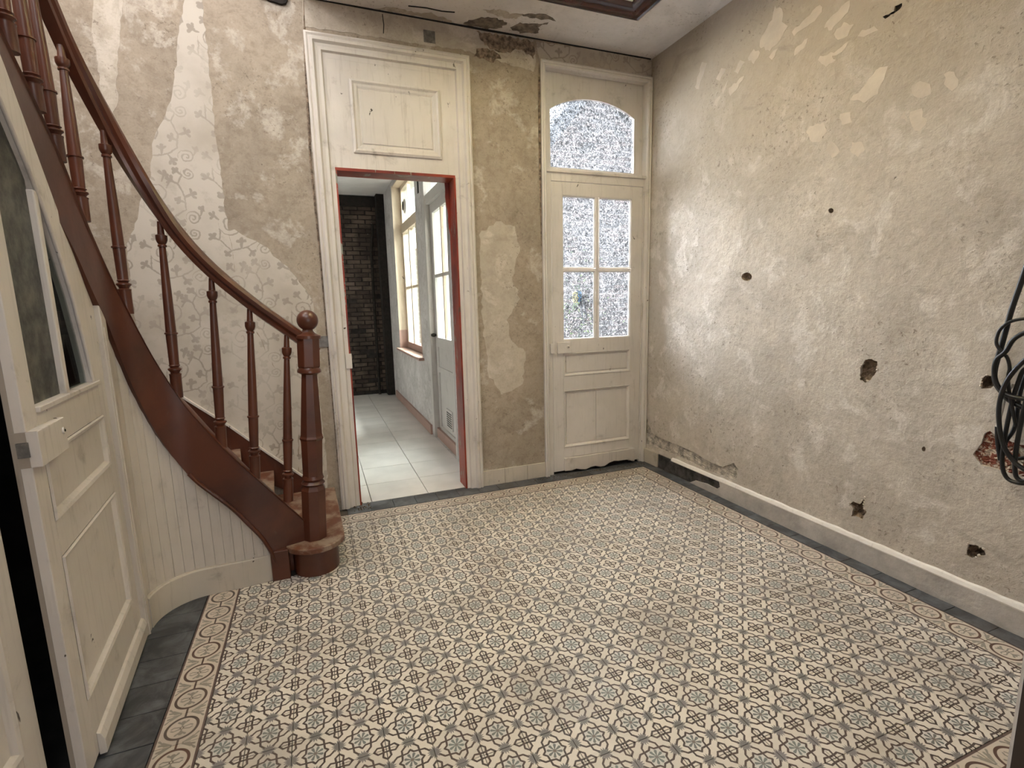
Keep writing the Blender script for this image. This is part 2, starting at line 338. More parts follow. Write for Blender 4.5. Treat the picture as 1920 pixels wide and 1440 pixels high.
def mat_border_tile(corner=False):
    g = G('encaustic_border_tile')
    uv = g.n('UVMap').outputs[0]
    o = g.xyz(uv)
    sx = g.m('SUBTRACT', o[0], 0.5)          # across the strip
    sy = g.m('SUBTRACT', o[1], 0.5)          # along the strip
    ax = g.m('ABSOLUTE', sx)
    ay = g.m('ABSOLUTE', sy)
    p = g.comb(ax, ay)
    r = g.v('LENGTH', g.comb(sx, sy))
    ring = g.m('ABSOLUTE', g.m('SUBTRACT', r, 0.335))
    link = g.m('MAXIMUM', g.m('SUBTRACT', ax, 0.022), g.m('SUBTRACT', 0.34, ay))
    rail = g.m('MINIMUM', g.m('SUBTRACT', 0.5, ax), 1.0)
    inner = g.m('ABSOLUTE', g.m('SUBTRACT', r, 0.035))
    leafs = g.mn(g.seg(p, (0.0, .07), (0.0, .17), 0.035), g.seg(p, (.02, .13), (.10, .2), 0.01),
                 g.seg(p, (.05, .03), (.17, .06)), g.seg(p, (.17, .06), (.22, .03)))
    fan = g.mn(g.seg(p, (.12, .47), (.26, .45), 0.01), g.seg(p, (.12, .48), (.31, .36), 0.016), g.seg(p, (.18, .46), (.37, .40), 0.012),
               g.seg(p, (.33, .35), (.40, .27), 0.01))
    c = g.mix(g.rnd(), lin(206, 190, 166), lin(200, 180, 158))
    ln = g.mix(g.rnd(), lin(92, 62, 50), lin(84, 66, 58))
    c = g.mix(g.ss(leafs, 0.022, 0.012), c, lin(142, 134, 118))
    c = g.mix(g.ss(fan, 0.022, 0.012), c, lin(146, 138, 120))
    c = g.mix(g.ss(inner, 0.016, 0.008), c, lin(110, 92, 76))
    c = g.mix(g.ss(ring, 0.036, 0.027), c, ln)
    c = g.mix(g.ss(link, 0.006, -0.002), c, ln)
    c = g.mix(g.ss(rail, 0.062, 0.054), c, lin(104, 74, 66))
    return tile_finish(g, c)


def mat_slate():
    g = G('slate_tile')
    w = g.world()
    a = g.noise(g.v('MULTIPLY', w, (1, 1, 1)), 9, 7, 0.65, 0.6)
    c = g.mix(g.ss(a, 0.35, 0.7), lin(54, 56, 60), lin(94, 98, 104))
    c = g.mix(g.m('MULTIPLY', g.ss(g.noise(w, 3, 4), 0.5, 0.7), 0.4), c, lin(88, 78, 68))
    return g.done(c, g.m('ADD', 0.35, g.m('MULTIPLY', a, 0.3)), g.bump(a, 0.002), 0.4)


def mat_wallpaper():
    """pale paper printed with faint scrolls: spirals, stems and leaves repeated in a half-drop"""
    g = G('scroll_wallpaper')
    w = g.world()
    o = g.xyz(w)
    wob = g.v('SCALE', g.v('SUBTRACT', g.noise(w, 11, 4, col=True), (0.5, 0.5, 0.5)), scale=0.034)
    o = g.xyz(g.v('ADD', w, wob))
    cw, ch = 0.36, 0.34
    col_i = g.m('FLOOR', g.m('DIVIDE', g.m('ADD', o[0], 0.1), cw))
    odd = g.m('ABSOLUTE', g.m('MODULO', col_i, 2.0))
    u = g.m('SUBTRACT', g.m('WRAP', g.m('ADD', o[0], 0.1), cw, 0.0), cw / 2)
    v = g.m('SUBTRACT', g.m('WRAP', g.m('ADD', o[2], g.m('MULTIPLY', odd, ch * 0.5)), ch, 0.0), ch / 2)
    p = g.comb(u, v)

    def spiral(cx, cz, rad, sign, turns=1.9):
        d = g.v('SUBTRACT', p, (cx, cz, 0))
        dx = g.xyz(d)
        rr = g.v('LENGTH', d)
        th = g.m('MULTIPLY', g.m('ARCTAN2', dx[1], dx[0]), sign / (2 * math.pi))
        k = g.m('ADD', g.m('MULTIPLY', g.m('DIVIDE', rr, rad), turns), th)
        f = g.m('ABSOLUTE', g.m('SUBTRACT', g.m('FRACT', k), 0.5))
        return g.m('ADD', g.m('MULTIPLY', f, rad / turns), g.m('MULTIPLY', g.m('GREATER_THAN', rr, rad), 1.0))
    parts = [spiral(-0.055, 0.02, 0.062, 1), spiral(0.12, -0.115, 0.040, -1), spiral(0.115, 0.13, 0.034, 1)]
    stems = [((-.115, .0), (-.12, -.07)), ((-.12, -.07), (-.06, -.125)), ((-.06, -.125), (.03, -.11)), ((.03, -.11), (.085, -.07)),
             ((.085, -.07), (.09, .0)), ((.09, .0), (.06, .07)), ((.06, .07), (.085, .12)), ((.0, .045), (.03, .09))]
    parts += [g.seg(p, a, b) for a, b in stems]
    leaves = [((-.12, -.07), (-.165, -.04)), ((-.06, -.125), (-.09, -.155)), ((.0, -.115), (.0, -.06)), ((.03, -.11), (.06, -.155)),
              ((.09, .0), (.145, .025)), ((.09, -.03), (.045, -.015)), ((.06, .07), (.01, .10)), ((.085, .12), (.05, .15)),
              ((-.055, .085), (-.09, .12)), ((-.02, .085), (.0, .135)), ((-.11, .05), (-.155, .075)), ((.155, -.10), (.175, -.06))]
    for a, b in leaves:
        dx_, dy_ = b[0] - a[0], b[1] - a[1]
        parts.append(g.seg(p, a, b, 0.0075))
        mx_, my_ = a[0] + dx_ * .55, a[1] + dy_ * .55
        for s_ in (1, -1):
            ca, sa = math.cos(s_ * 1.0), math.sin(s_ * 1.0)
            parts.append(g.seg(p, (mx_, my_), (mx_ + (dx_ * ca - dy_ * sa) * .42, my_ + (dx_ * sa + dy_ * ca) * .42), 0.005))
    d = g.mn(*parts)
    ink = g.ss(g.m('ADD', d, g.m('MULTIPLY', g.m('SUBTRACT', g.noise(w, 70, 3), 0.5), 0.010)), 0.0060, 0.0022)
    base = g.mix(g.ss(g.noise(w, 2.4, 6, 0.6), 0.4, 0.7), lin(194, 181, 160), lin(178, 163, 140))
    fade = g.m('ADD', 0.22, g.m('MULTIPLY', g.ss(g.noise(w, 1.9, 3), 0.35, 0.6), 0.55))
    c = g.mix(g.m('MULTIPLY', ink, fade), base, lin(148, 132, 112))
    c = g.mix(g.m('MULTIPLY', g.ss(g.noise(w, 9, 7, 0.7), 0.55, 0.72), 0.30), c, lin(150, 134, 112))
    return g.done(c, 0.8, g.bump(g.noise(w, 30, 4), 0.0008), 0.2)


def mat_hammered_glass(scale=44):
    """obscured glass: clear ridges between hollows tinted dark to hold down the bright view, with a little scatter"""
    g = G('hammered_glass')
    w = g.world()
    ww = g.v('ADD', w, g.v('SCALE', g.noise(w, scale * 0.5, 2, col=True), scale=0.045))
    n = g.noise(ww, scale, 3, 0.6, 1.8)
    ridge = g.ss(g.m('ABSOLUTE', g.m('SUBTRACT', n, 0.5)), 0.055, 0.012)
    tr = g.n('BsdfTransparent')
    g.put(tr.inputs[0], g.mix(ridge, (0.115, 0.118, 0.122), (0.92, 0.95, 0.98)))  # bright and dim light seen through the relief, put into the tint
    tl = g.n('BsdfTranslucent')
    tl.inputs[0].default_value = (0.5, 0.52, 0.54, 1)
    gl = g.n('BsdfGlossy')
    gl.inputs['Roughness'].default_value = 0.12
    g.put(gl.inputs['Normal'], g.bump(n, 0.003))
    mx = g.n('MixShader')
    mx.inputs[0].default_value = 0.03
    g.nt.links.new(tr.outputs[0], mx.inputs[1])
    g.nt.links.new(tl.outputs[0], mx.inputs[2])
    fr = g.n('LayerWeight')
    fr.inputs[0].default_value = 0.25
    m2 = g.n('MixShader')
    g.put(m2.inputs[0], g.m('MULTIPLY', fr.outputs['Fresnel'], 0.6))
    g.nt.links.new(mx.outputs[0], m2.inputs[1])
    g.nt.links.new(gl.outputs[0], m2.inputs[2])
    g.nt.links.new(m2.outputs[0], g.out.inputs[0])
    return g.mat


def mat_clear_glass(name, tint, rough=0.03, haze=0.0, haze_col=(0.5, 0.5, 0.45), refl=0.6):
    g = G(name)
    tr = g.n('BsdfTransparent')
    tr.inputs[0].default_value = (*tint, 1)
    gl = g.n('BsdfGlossy')
    gl.inputs['Roughness'].default_value = rough
    df = g.n('BsdfDiffuse')
    df.inputs[0].default_value = (*haze_col, 1)
    fr = g.n('LayerWeight')
    fr.inputs[0].default_value = 0.3
    m0 = g.n('MixShader')
    g.put(m0.inputs[0], haze if not haze else g.m('MULTIPLY', g.ss(g.noise(g.world(), 14, 6, 0.7), 0.2, 0.9), haze))
    g.nt.links.new(tr.outputs[0], m0.inputs[1])
    g.nt.links.new(df.outputs[0], m0.inputs[2])
    m2 = g.n('MixShader')
    g.put(m2.inputs[0], g.m('MULTIPLY', fr.outputs['Fresnel'], refl))
    g.nt.links.new(m0.outputs[0], m2.inputs[1])
    g.nt.links.new(gl.outputs[0], m2.inputs[2])
    g.nt.links.new(m2.outputs[0], g.out.inputs[0])
    return g.mat


def mat_stain_glass():
    g = G('stained_glass')
    w = g.world()
    vor = g.n('TexVoronoi')
    g.put(vor.inputs['Vector'], w)
    vor.inputs['Scale'].default_value = 5.5
    cr = g.xyz(vor.outputs['Color'])
    c = g.mix(g.m('GREATER_THAN', cr[0], 0.62), lin(235, 232, 205), lin(120, 150, 60))
    c = g.mix(g.m('GREATER_THAN', cr[1], 0.85), c, lin(200, 170, 90))
    tl = g.n('BsdfTranslucent')
    g.put(tl.inputs[0], c)
    tr = g.n('BsdfTransparent')
    g.put(tr.inputs[0], c)
    mx = g.n('MixShader')
    mx.inputs[0].default_value = 0.5
    g.nt.links.new(tr.outputs[0], mx.inputs[1])
    g.nt.links.new(tl.outputs[0], mx.inputs[2])
    g.nt.links.new(mx.outputs[0], g.out.inputs[0])
    return g.mat


def mat_brown_gloss():
    g = G('brown_gloss_paint')
    w = g.world()
    n = g.noise(w, 3.2, 6, 0.6, 0.4)
    c = g.mix(g.ss(n, 0.35, 0.7), lin(86, 45, 29), lin(64, 34, 23))
    s = g.noise(g.v('MULTIPLY', w, (25, 25, 9)), 1.0, 5, 0.65)
    c = g.mix(g.m('MULTIPLY', g.ss(s, 0.6, 0.74), 0.30), c, lin(100, 70, 56))
    return g.done(c, g.m('ADD', 0.22, g.m('MULTIPLY', n, 0.25)), g.bump(g.noise(w, 18, 4), 0.0008), 0.5)


def mat_worn_tread():
    g = G('worn_tread')
    w = g.world()
    n = g.noise(w, 7, 7, 0.65, 0.3)
    c = g.mix(g.ss(n, 0.42, 0.6), lin(98, 58, 40), lin(150, 120, 92))
    return g.done(c, 0.5, g.bump(n, 0.002), 0.35)


def mat_red_peel():
    g = G('red_peeling_paint')
    w = g.world()
    n = g.noise(g.v('MULTIPLY', w, (1, 1, 0.3)), 11, 6, 0.7, 0.5)
    c = g.mix(g.ss(g.noise(w, 3, 4), 0.4, 0.65), lin(136, 46, 22), lin(100, 28, 18))
    c = g.mix(g.ss(n, 0.60, 0.63), c, lin(128, 128, 104))
    c = g.mix(g.ss(g.noise(g.v('MULTIPLY', w, (1, 1, 0.3)), 16, 5, 0.6, 0.4), 0.66, 0.69), c, lin(86, 58, 40))
    return g.done(c, 0.45, g.bump(n, 0.002), 0.4)


def mat_brick(name, a, b, soot, amt):
    g = G(name)
    w = g.world()
    r = g.rnd()
    c = g.mix(r, lin(*a), lin(*b))
    c = g.mix(g.m('MULTIPLY', g.ss(g.noise(w, 2.4, 6, 0.65), 0.35, 0.6), amt), c, lin(*soot))
    c = g.mix(g.ss(g.noise(w, 6, 6, 0.65, 0.4), 0.70, 0.74), c, lin(150, 140, 124))
    return g.done(c, 0.9, g.bump(g.noise(w, 45, 6), 0.004), 0.15)


def mat_brick_patch():
    g = G('broken_brick_face')
    w = g.world()
    n = g.noise(w, 42, 3, 0.6, 0.8)
    c = g.mix(g.ss(n, 0.44, 0.50), lin(200, 176, 150), lin(122, 72, 60, 0.9))
    c = g.mix(g.ss(g.noise(w, 18, 3), 0.55, 0.62), c, lin(186, 170, 146))
    return g.done(c, 0.9, g.bump(n, 0.006), 0.15)


def mat_masonry():
    g = G('courtyard_masonry')
    w = g.world()
    bt = g.n('TexBrick')
    o = g.xyz(w)
    g.put(bt.inputs['Vector'], g.comb(g.m('ADD', o[0], o[1]), o[2]))
    bt.inputs['Color1'].default_value = (*lin(150, 118, 104), 1)
    bt.inputs['Color2'].default_value = (*lin(118, 108, 104), 1)
    bt.inputs['Mortar'].default_value = (*lin(186, 180, 170), 1)
    bt.inputs['Scale'].default_value = 1.0
    bt.inputs['Brick Width'].default_value = 0.22
    bt.inputs['Row Height'].default_value = 0.075
    bt.inputs['Mortar Size'].default_value = 0.007
    return g.done(bt.outputs[0], 0.9, g.bump(bt.outputs[1], -0.006), 0.2)


M = dict(
    plaster_back=mat_plaster('stained_plaster', (174, 153, 124), (200, 186, 164), (128, 106, 80), 0.54, 0.004, None, 0.55, 0.42),
    plaster_right=mat_plaster('scraped_plaster', (200, 187, 167), (218, 209, 196), (160, 142, 118), 0.54, 0.012, (1.9, 2.8, (180, 161, 132)), 0.34, 0.30),  # upper tan is partly wall tone, partly light falloff put into colour
    filler=mat_plain('skim_filler', (200, 184, 160), 0.85, 0.05, 6),
    ceiling=mat_plaster('old_distemper', (222, 216, 207), (228, 224, 217), (204, 196, 184), 0.6, 0.002),
    skim=mat_plaster('old_skim_coat', (192, 176, 150), (206, 192, 170), (158, 138, 110), 0.5, 0.003, None, 0.5, 0.35),
    stain=mat_plain('damp_stain', (120, 104, 86), 0.9, 0.25, 22),
    white=mat_paint('yellowed_white_paint', (212, 203, 190), amount=0.75),
    white_worn=mat_paint('worn_white_paint', (208, 197, 181), (92, 72, 50), 0.9),
    white_closet=mat_paint('ivory_door_paint', (206, 195, 179), amount=0.85),
    board=mat_paint('cream_board_paint', (200, 187, 166), amount=0.75),
    base_cream=mat_paint('skirting_cream_paint', (196, 182, 156), amount=0.8),
    base_grey=mat_plain('grey_cement_plinth', (178, 170, 160), 0.85, 0.10, 5, 0.004),
    base_dark=mat_plain('exposed_dark_plinth', (66, 62, 60), 0.7, 0.35, 16, 0.006),
    cap_white=mat_paint('flaking_white_cap', (232, 226, 214), (110, 96, 78), 0.7),
    rubble=mat_plain('rough_mortar', (150, 122, 92), 0.95, 0.35, 26, 0.02),
    rubble_grey=mat_plain('crumbled_lime_mortar', (196, 184, 164), 0.95, 0.22, 22, 0.02),
    red_brick=mat_brick_patch(),
    brown=mat_brown_gloss(), tread=mat_worn_tread(), red=mat_red_peel(),
    tile=mat_cement_tile(), border=mat_border_tile(), slate=mat_slate(),
    paper=mat_wallpaper(),
    bed=mat_plain('dark_joint_bed', (92, 82, 72), 0.95),
    ktile=mat_plain('pale_ceramic_tile', (206, 202, 196), 0.35, 0.04, 3, 0.0004, 0.5),
    kbed=mat_plain('grey_grout', (110, 106, 100), 0.9),
    brick=mat_brick('sooty_brick', (112, 92, 76), (76, 60, 50), (44, 37, 32), 0.7),
    mortar=mat_plain('sooty_mortar', (48, 42, 38), 0.95, 0.2, 14, 0.004),
    kwall=mat_plaster('kitchen_limewash', (196, 192, 190), (206, 204, 202), (140, 128, 116), 0.5, 0.004),
    kceil=mat_plain('kitchen_ceiling_white', (205, 203, 200), 0.9, 0.03, 3),
    pink=mat_paint('pink_gloss_paint', (176, 128, 110), (100, 66, 52), 0.7),
    kcream=mat_paint('cream_frame_paint', (210, 186, 150), (110, 84, 60), 0.6),
    kgrey=mat_paint('greyed_white_paint', (190, 186, 180), (110, 98, 84), 0.7),
    metal=mat_plain('dull_metal_plate', (112, 106, 98), 0.5, 0.15, 30, 0.0008, 0.5, 0.5),
    lock=mat_paint('chipped_lock_paint', (160, 142, 120), (50, 40, 32), 1.3),
    hole_dark=mat_plain('recess_shade_and_dark_parts', (40, 33, 28), 0.95, 0.2, 20),  # shade of gaps and slots put into a dark colour; also dark parts
    soot=mat_plain('closet_shade_plaster', (42, 38, 34), 0.95, 0.2, 6),  # closet shade put into a near-black wall and soffit colour
    jamb=mat_plain('brown_jamb_paint', (82, 66, 54), 0.5, 0.05, 4),
    mahogany=mat_plain('mahogany_varnish', (50, 22, 19), 0.18, 0.12, 6, 0.0004, 0.6),
    cable=mat_plain('black_rubber', (24, 23, 24), 0.38, 0.1, 20, 0.0003, 0.5),
    sleeve=mat_plain('grey_pvc_sleeve', (176, 172, 164), 0.5),
    hammered=mat_hammered_glass(),
    kglass=mat_clear_glass('dirty_window_glass', (0.86, 0.9, 0.86), 0.05, 0.15, (0.72, 0.74, 0.68)),
    frosted=mat_clear_glass('frosted_grey_glass', (0.25, 0.27, 0.25), 0.3, 0.95, lin(120, 118, 100)),  # frosted glass; its reflected grey-green light put into the haze colour
    dark_glass=mat_clear_glass('clear_pane', (0.7, 0.73, 0.72), 0.03, refl=0.1),
    stained=mat_stain_glass(),
    masonry=mat_masonry(),
    roof=mat_plain('grey_roof', (120, 122, 128), 0.9, 0.1, 5),
    paving=mat_plain('courtyard_paving', (138, 132, 122), 0.9, 0.12, 4),
    leaf=mat_plain('green_foliage', (104, 128, 62), 0.8, 0.25, 10),
    yellow=mat_plain('yellow_plastic', (232, 214, 60), 0.4), blue=mat_plain('blue_plastic', (60, 150, 210), 0.4),
    dark_plastic=mat_plain('dark_plastic', (64, 64, 68), 0.5),
    gaprock=mat_plain('dirt_and_crumbs', (96, 80, 62), 0.95, 0.3, 40),
)


# ---------------------------------------------------------------- mesh helpers
class MB:
    def __init__(s):
        s.v, s.f, s.uv = [], [], {}

    def add(s, vs, fs):
        o = len(s.v)
        s.v += [tuple(q) for q in vs]
        s.f += [tuple(i + o for i in f) for f in fs]
        return s

    def box(s, a, b, mat=None):
        (x0, y0, z0), (x1, y1, z1) = [[f(p, q) for p, q in zip(a, b)] for f in (min, max)]
        vs = [(x, y, z) for z in (z0, z1) for y in (y0, y1) for x in (x0, x1)]
        if mat:
            vs = [tuple(mat @ Vector(q)) for q in vs]
        return s.add(vs, [(0, 2, 3, 1), (4, 5, 7, 6), (0, 1, 5, 4), (2, 6, 7, 3), (0, 4, 6, 2), (1, 3, 7, 5)])

    def prism(s, poly, fn, d0, d1):
        """poly: 2D outline; fn(u, v, d) -> 3D"""
        n = len(poly)
        vs = [fn(u, v, d0) for u, v in poly] + [fn(u, v, d1) for u, v in poly]
        return s.add(vs, [tuple(range(n))[::-1], tuple(range(n, 2 * n))] + [(i, (i + 1) % n, n + (i + 1) % n, n + i) for i in range(n)])

    def rings(s, rings, caps=True, closed=False):
        n = len(rings[0])
        vs = [q for r in rings for q in r]
        fs = []
        m = len(rings)
        for k in range(m if closed else m - 1):
            a, b = k * n, ((k + 1) % m) * n
            fs += [(a + i, a + (i + 1) % n, b + (i + 1) % n, b + i) for i in range(n)]
        if caps and not closed:
            fs += [tuple(range(n))[::-1], tuple(range((m - 1) * n, m * n))]
        return s.add(vs, fs)

    def tube(s, path, r, n=8, closed=False):
        pts = [Vector(p) for p in path]
        m = len(pts)
        out = []
        ref = Vector((0.3, 0.5, 0.8)).normalized()
        for i, p in enumerate(pts):
            t = (pts[(i + 1) % m] - pts[i - 1]) if closed else (pts[min(i + 1, m - 1)] - pts[max(i - 1, 0)])
            t.normalize()
            a = (ref - t * ref.dot(t)).normalized()
            b = t.cross(a)
            rr = r[i] if isinstance(r, (list, tuple)) else r
            out.append([p + a * rr * math.cos(2 * math.pi * k / n) + b * rr * math.sin(2 * math.pi * k / n) for k in range(n)])
            ref = a
        return s.rings(out, closed=closed)

    def lathe(s, prof, a, b, n=16, phase=0.0):
        """prof: (fraction along a->b, radius)"""
        a, b = Vector(a), Vector(b)
        ax = (b - a).normalized()
        u = ax.orthogonal().normalized() if abs(ax.z) < 0.9 else (Vector((1, 0, 0)) - ax * ax.x).normalized()
        w = ax.cross(u)
        return s.rings([[a + (b - a) * t + (u * math.cos(phase + 2 * math.pi * k / n) + w * math.sin(phase + 2 * math.pi * k / n)) * r for k in range(n)] for t, r in prof])

    def frame(s, u0, u1, v0, v1, prof, fn, open_bottom=False):
        """sweep a moulding profile [(inset, depth)] round a rectangle with mitred corners"""
        rows = []
        for ins, d in prof:
            if open_bottom:
                rows.append([fn(u0 + ins, v0, d), fn(u0 + ins, v1 - ins, d), fn(u1 - ins, v1 - ins, d), fn(u1 - ins, v0, d)])
            else:
                rows.append([fn(u0 + ins, v0 + ins, d), fn(u0 + ins, v1 - ins, d), fn(u1 - ins, v1 - ins, d), fn(u1 - ins, v0 + ins, d)])
        vs = [q for r in rows for q in r]
        fs = []
        for k in range(len(rows) - 1):
            a, b = 4 * k, 4 * k + 4
            for i in range(3 if open_bottom else 4):
                j = (i + 1) % 4
                fs.append((a + i, a + j, b + j, b + i))
        return s.add(vs, fs)

    def build(s, name, mat, parent=None, label=None, smooth=None, kind=None, bevel=0, loc=None):
        me = bpy.data.meshes.new(name)
        base = Vector((0, 0, 0))
        if parent is not None:
            base = Vector(parent.get('_o', (0, 0, 0)))
        if loc is not None:
            base = Vector(loc)
        me.from_pydata([tuple(Vector(q) - base) for q in s.v], [], s.f)
        bm = bmesh.new()
        bm.from_mesh(me)
        bmesh.ops.recalc_face_normals(bm, faces=bm.faces)
        bm.to_mesh(me)
        bm.free()
        me.materials.append(M[mat] if isinstance(mat, str) else mat)
        if smooth is not None:
            me.polygons.foreach_set('use_smooth', [True] * len(me.polygons))
            me.set_sharp_from_angle(angle=R(smooth))
        o = bpy.data.objects.new(name, me)
        COL.objects.link(o)
        o['_o'] = tuple(base)
        if parent is not None:
            o.parent = parent
            if loc is not None:
                o.location = base - Vector(parent.get('_o', (0, 0, 0)))
        else:
            o.location = base
        if bevel:
            md = o.modifiers.new('edge', 'BEVEL')
            md.width = bevel
            md.segments = 2
            md.limit_method = 'ANGLE'
            md.angle_limit = R(40)
        if label:
            o['label'] = label
        if kind:
            o['kind'] = kind
        return o


def thing(name, loc, label, cat, kind=None, group=None):
    o = bpy.data.objects.new(name, None)
    COL.objects.link(o)
    o.location = loc
    o['_o'] = tuple(loc)
    o.empty_display_size = 0.1
    return tag(o, label, cat, kind, group)


def tag(o, label, cat, kind=None, group=None):
    o['label'] = label
    o['category'] = cat
    if kind:
        o['kind'] = kind
    if group:
        o['group'] = group
    return o


def ragged(poly, step=0.03, amp=0.006, seed=1):
    rnd = random.Random(seed)
    out = []
    n = len(poly)
    for i in range(n):
        a, b = Vector(poly[i]), Vector(poly[(i + 1) % n])
        L = (b - a).length
        k = max(1, int(L / step))
        nrm = Vector((-(b - a).y, (b - a).x)).normalized() if L > 0 else Vector((0, 0))
        for j in range(k):
            p = a + (b - a) * j / k
            out.append(tuple(p + nrm * rnd.uniform(-amp, amp) * (0 if j == 0 else 1)))
    return out


def cdt(outline, holes=()):
    vs, es, loops = [], [], [outline] + list(holes)
    for lp in loops:
        o = len(vs)
        vs += [Vector(p) for p in lp]
        es += [(o + i, o + (i + 1) % len(lp)) for i in range(len(lp))]
    r = delaunay_2d_cdt(vs, es, [], 0, 1e-5)
    pv, faces = r[0], r[2]

    def inside(p, poly):
        c = False
        for i in range(len(poly)):
            (x0, y0), (x1, y1) = poly[i - 1][:2], poly[i][:2]
            if (y0 > p[1]) != (y1 > p[1]) and p[0] < (x1 - x0) * (p[1] - y0) / (y1 - y0) + x0:
                c = not c
        return c
    keep = []
    for f in faces:
        ce = sum((pv[i] for i in f), Vector((0, 0))) / len(f)
        if inside(ce, outline) and not any(inside(ce, h) for h in holes):
            keep.append(tuple(f))
    return [tuple(p) for p in pv], keep


def slab(mb, outline, holes, fn, d0, d1):
    pv, fs = cdt(outline, holes)
    n = len(pv)
    mb_v = [fn(u, v, d0) for u, v in pv] + [fn(u, v, d1) for u, v in pv]
    allf = list(fs) + [tuple(i + n for i in f)[::-1] for f in fs]
    cnt = {}
    for f in fs:
        for i in range(len(f)):
            e = (f[i], f[(i + 1) % len(f)])
            cnt[tuple(sorted(e))] = None if tuple(sorted(e)) in cnt else e
    for e in cnt.values():
        if e:
            allf.append((e[1], e[0], e[0] + n, e[1] + n))
    return mb.add(mb_v, allf)


def rect(u0, u1, v0, v1):
    return [(u0, v0), (u1, v0), (u1, v1), (u0, v1)]


BX = lambda u, v, d: (u, 0.275 - d, v)            # back wall, d towards the room
RX = lambda u, v, d: (3.045 - d, u, v)            # right wall
KX = lambda u, v, d: (1.55 - d, u, v)             # kitchen window wall
CEIL = 3.22

# ---------------------------------------------------------------- walls
holes_back = [rect(0.60, 1.48, -0.3, 2.96), rect(2.13, 3.02, -0.3, 3.05)]
mb = MB()
slab(mb, [(-1.5, -0.02), (0.60, -0.02), (0.60, 2.96), (1.48, 2.96), (1.48, -0.02), (2.13, -0.02), (2.13, 3.05), (3.02, 3.05), (3.02, -0.02), (3.4, -0.02), (3.4, 5.6), (-1.5, 5.6)], [], BX, 0, -0.16)
wall_back = tag(mb.build('wall_back', 'plaster_back'), 'back wall of stained tan plaster with torn scroll wallpaper behind the stairs', 'wall', 'structure')


def sheet(poly, fn, name, mat, parent, label=None, th=0.0012, step=0.03, amp=0.006, seed=1, d=0.0):
    m_ = MB()
    slab(m_, ragged(poly, step, amp, seed), [], fn, d + th, d - 0.0006)
    return m_.build(name, mat, parent, label)


sheet(DATA['paper1'], BX, 'wallpaper', 'paper', wall_back, 'tall torn strip of scroll wallpaper', seed=3)
sheet(DATA['paper2'], BX, 'wallpaper', 'paper', wall_back, 'lower torn strip of scroll wallpaper', 0.0016, seed=4)
sheet(DATA['torn'], BX, 'wallpaper_backing', 'skim', wall_back, 'pale strip left by torn paper', seed=5)
sheet(DATA['strip_top'], BX, 'wallpaper_backing', 'skim', wall_back, 'papered band above the doorway', 0.002, seed=6)
sheet(DATA['strip_right'], BX, 'wallpaper', 'paper', wall_back, 'papered band above the glazed door', 0.002, seed=7)
sheet(DATA['whitecol'], BX, 'skim_patch', 'skim', wall_back, 'pale skim patch between the doors', 0.001, amp=0.012, seed=8)

mb = MB()
rholes = [ragged(h, 0.012, 0.002, 20 + i) for i, h in enumerate(DATA['holes'])]
slab(mb, rect(-6.0, 0.275, -0.02, CEIL + 0.1), rholes, RX, 0, -0.02)
wall_right = tag(mb.build('wall_right', 'plaster_right'), 'long right wall of scraped pale plaster with knocked-out holes', 'wall', 'structure')
mb = MB()
mb.box((3.13, -6.0, -0.02), (3.4, 0.275, CEIL + 0.1))
mb.build('masonry_core', 'rubble', wall_right)
cup_mat = ['rubble', 'rubble', 'rubble', 'rubble', 'rubble', 'rubble', 'rubble', 'hole_dark', 'red_brick', 'rubble_grey']
cup_dep = [0.03, 0.035, 0.055, 0.05, 0.05, 0.06, 0.02, 0.012, 0.006, 0.004]
for i, h in enumerate(rholes):
    rnd = random.Random(50 + i)
    c = sum((Vector(p) for p in h), Vector((0, 0))) / len(h)
    if i in (8, 9):
        # shallow bed behind fallen plaster, triangulated so that it follows the outline
        m_ = MB()
        pts = [tuple(p) for p in h]
        us = [p[0] for p in pts]
        vs_ = [p[1] for p in pts]
        gx = []
        N = 34
        for a in range(N):
            for b in range(N):
                gx.append((min(us) - .01 + (max(us) - min(us) + .02) * a / (N - 1), min(vs_) - .01 + (max(vs_) - min(vs_) + .02) * b / (N - 1)))
        vv = [RX(u, v, -(cup_dep[i] + rnd.uniform(0, 0.010))) for u, v in gx]
        m_.add(vv, [(a * N + b, (a + 1) * N + b, (a + 1) * N + b + 1, a * N + b + 1) for a in range(N - 1) for b in range(N - 1)])
        m_.build('fallen_plaster_bed', cup_mat[i], wall_right, ('bare red brick behind the cable coil', 'crumbled mortar above the skirting')[i == 9])
        continue
    ringsl = []
    for k in range(5):
        t = k / 4
        sc_ = 1.04 - 0.62 * t ** 1.5
        ringsl.append([RX(c.x + (p[0] - c.x) * sc_ * rnd.uniform(0.92, 1.08), c.y + (p[1] - c.y) * sc_ * rnd.uniform(0.92, 1.08), -0.001 - cup_dep[i] * t * rnd.uniform(0.85, 1.1)) for p in h])
    m_ = MB()
    vs = [q for r_ in ringsl for q in r_]
    n = len(h)
    fs = [(k * n + a, k * n + (a + 1) % n, (k + 1) * n + (a + 1) % n, (k + 1) * n + a) for k in range(4) for a in range(n)] + [tuple(range(4 * n, 5 * n))]
    m_.add(vs, fs)
    m_.build('hole', cup_mat[i], wall_right)
    if i in (2, 3, 4, 5):      # broken lip of pale plaster round the bigger holes
        m_ = MB()
        for k in range(9):
            a = rnd.choice(range(n))
            p = h[a]
            s_ = rnd.uniform(0.003, 0.008)
            m_.lathe([(0, s_ * 0.3), (0.3, s_), (1, s_ * 0.4)], RX(p[0], p[1], -0.004), RX(p[0] + rnd.uniform(-.006, .006), p[1] + rnd.uniform(-.006, .006), 0.003), 5)
        m_.build('broken_lip', 'filler', wall_right)
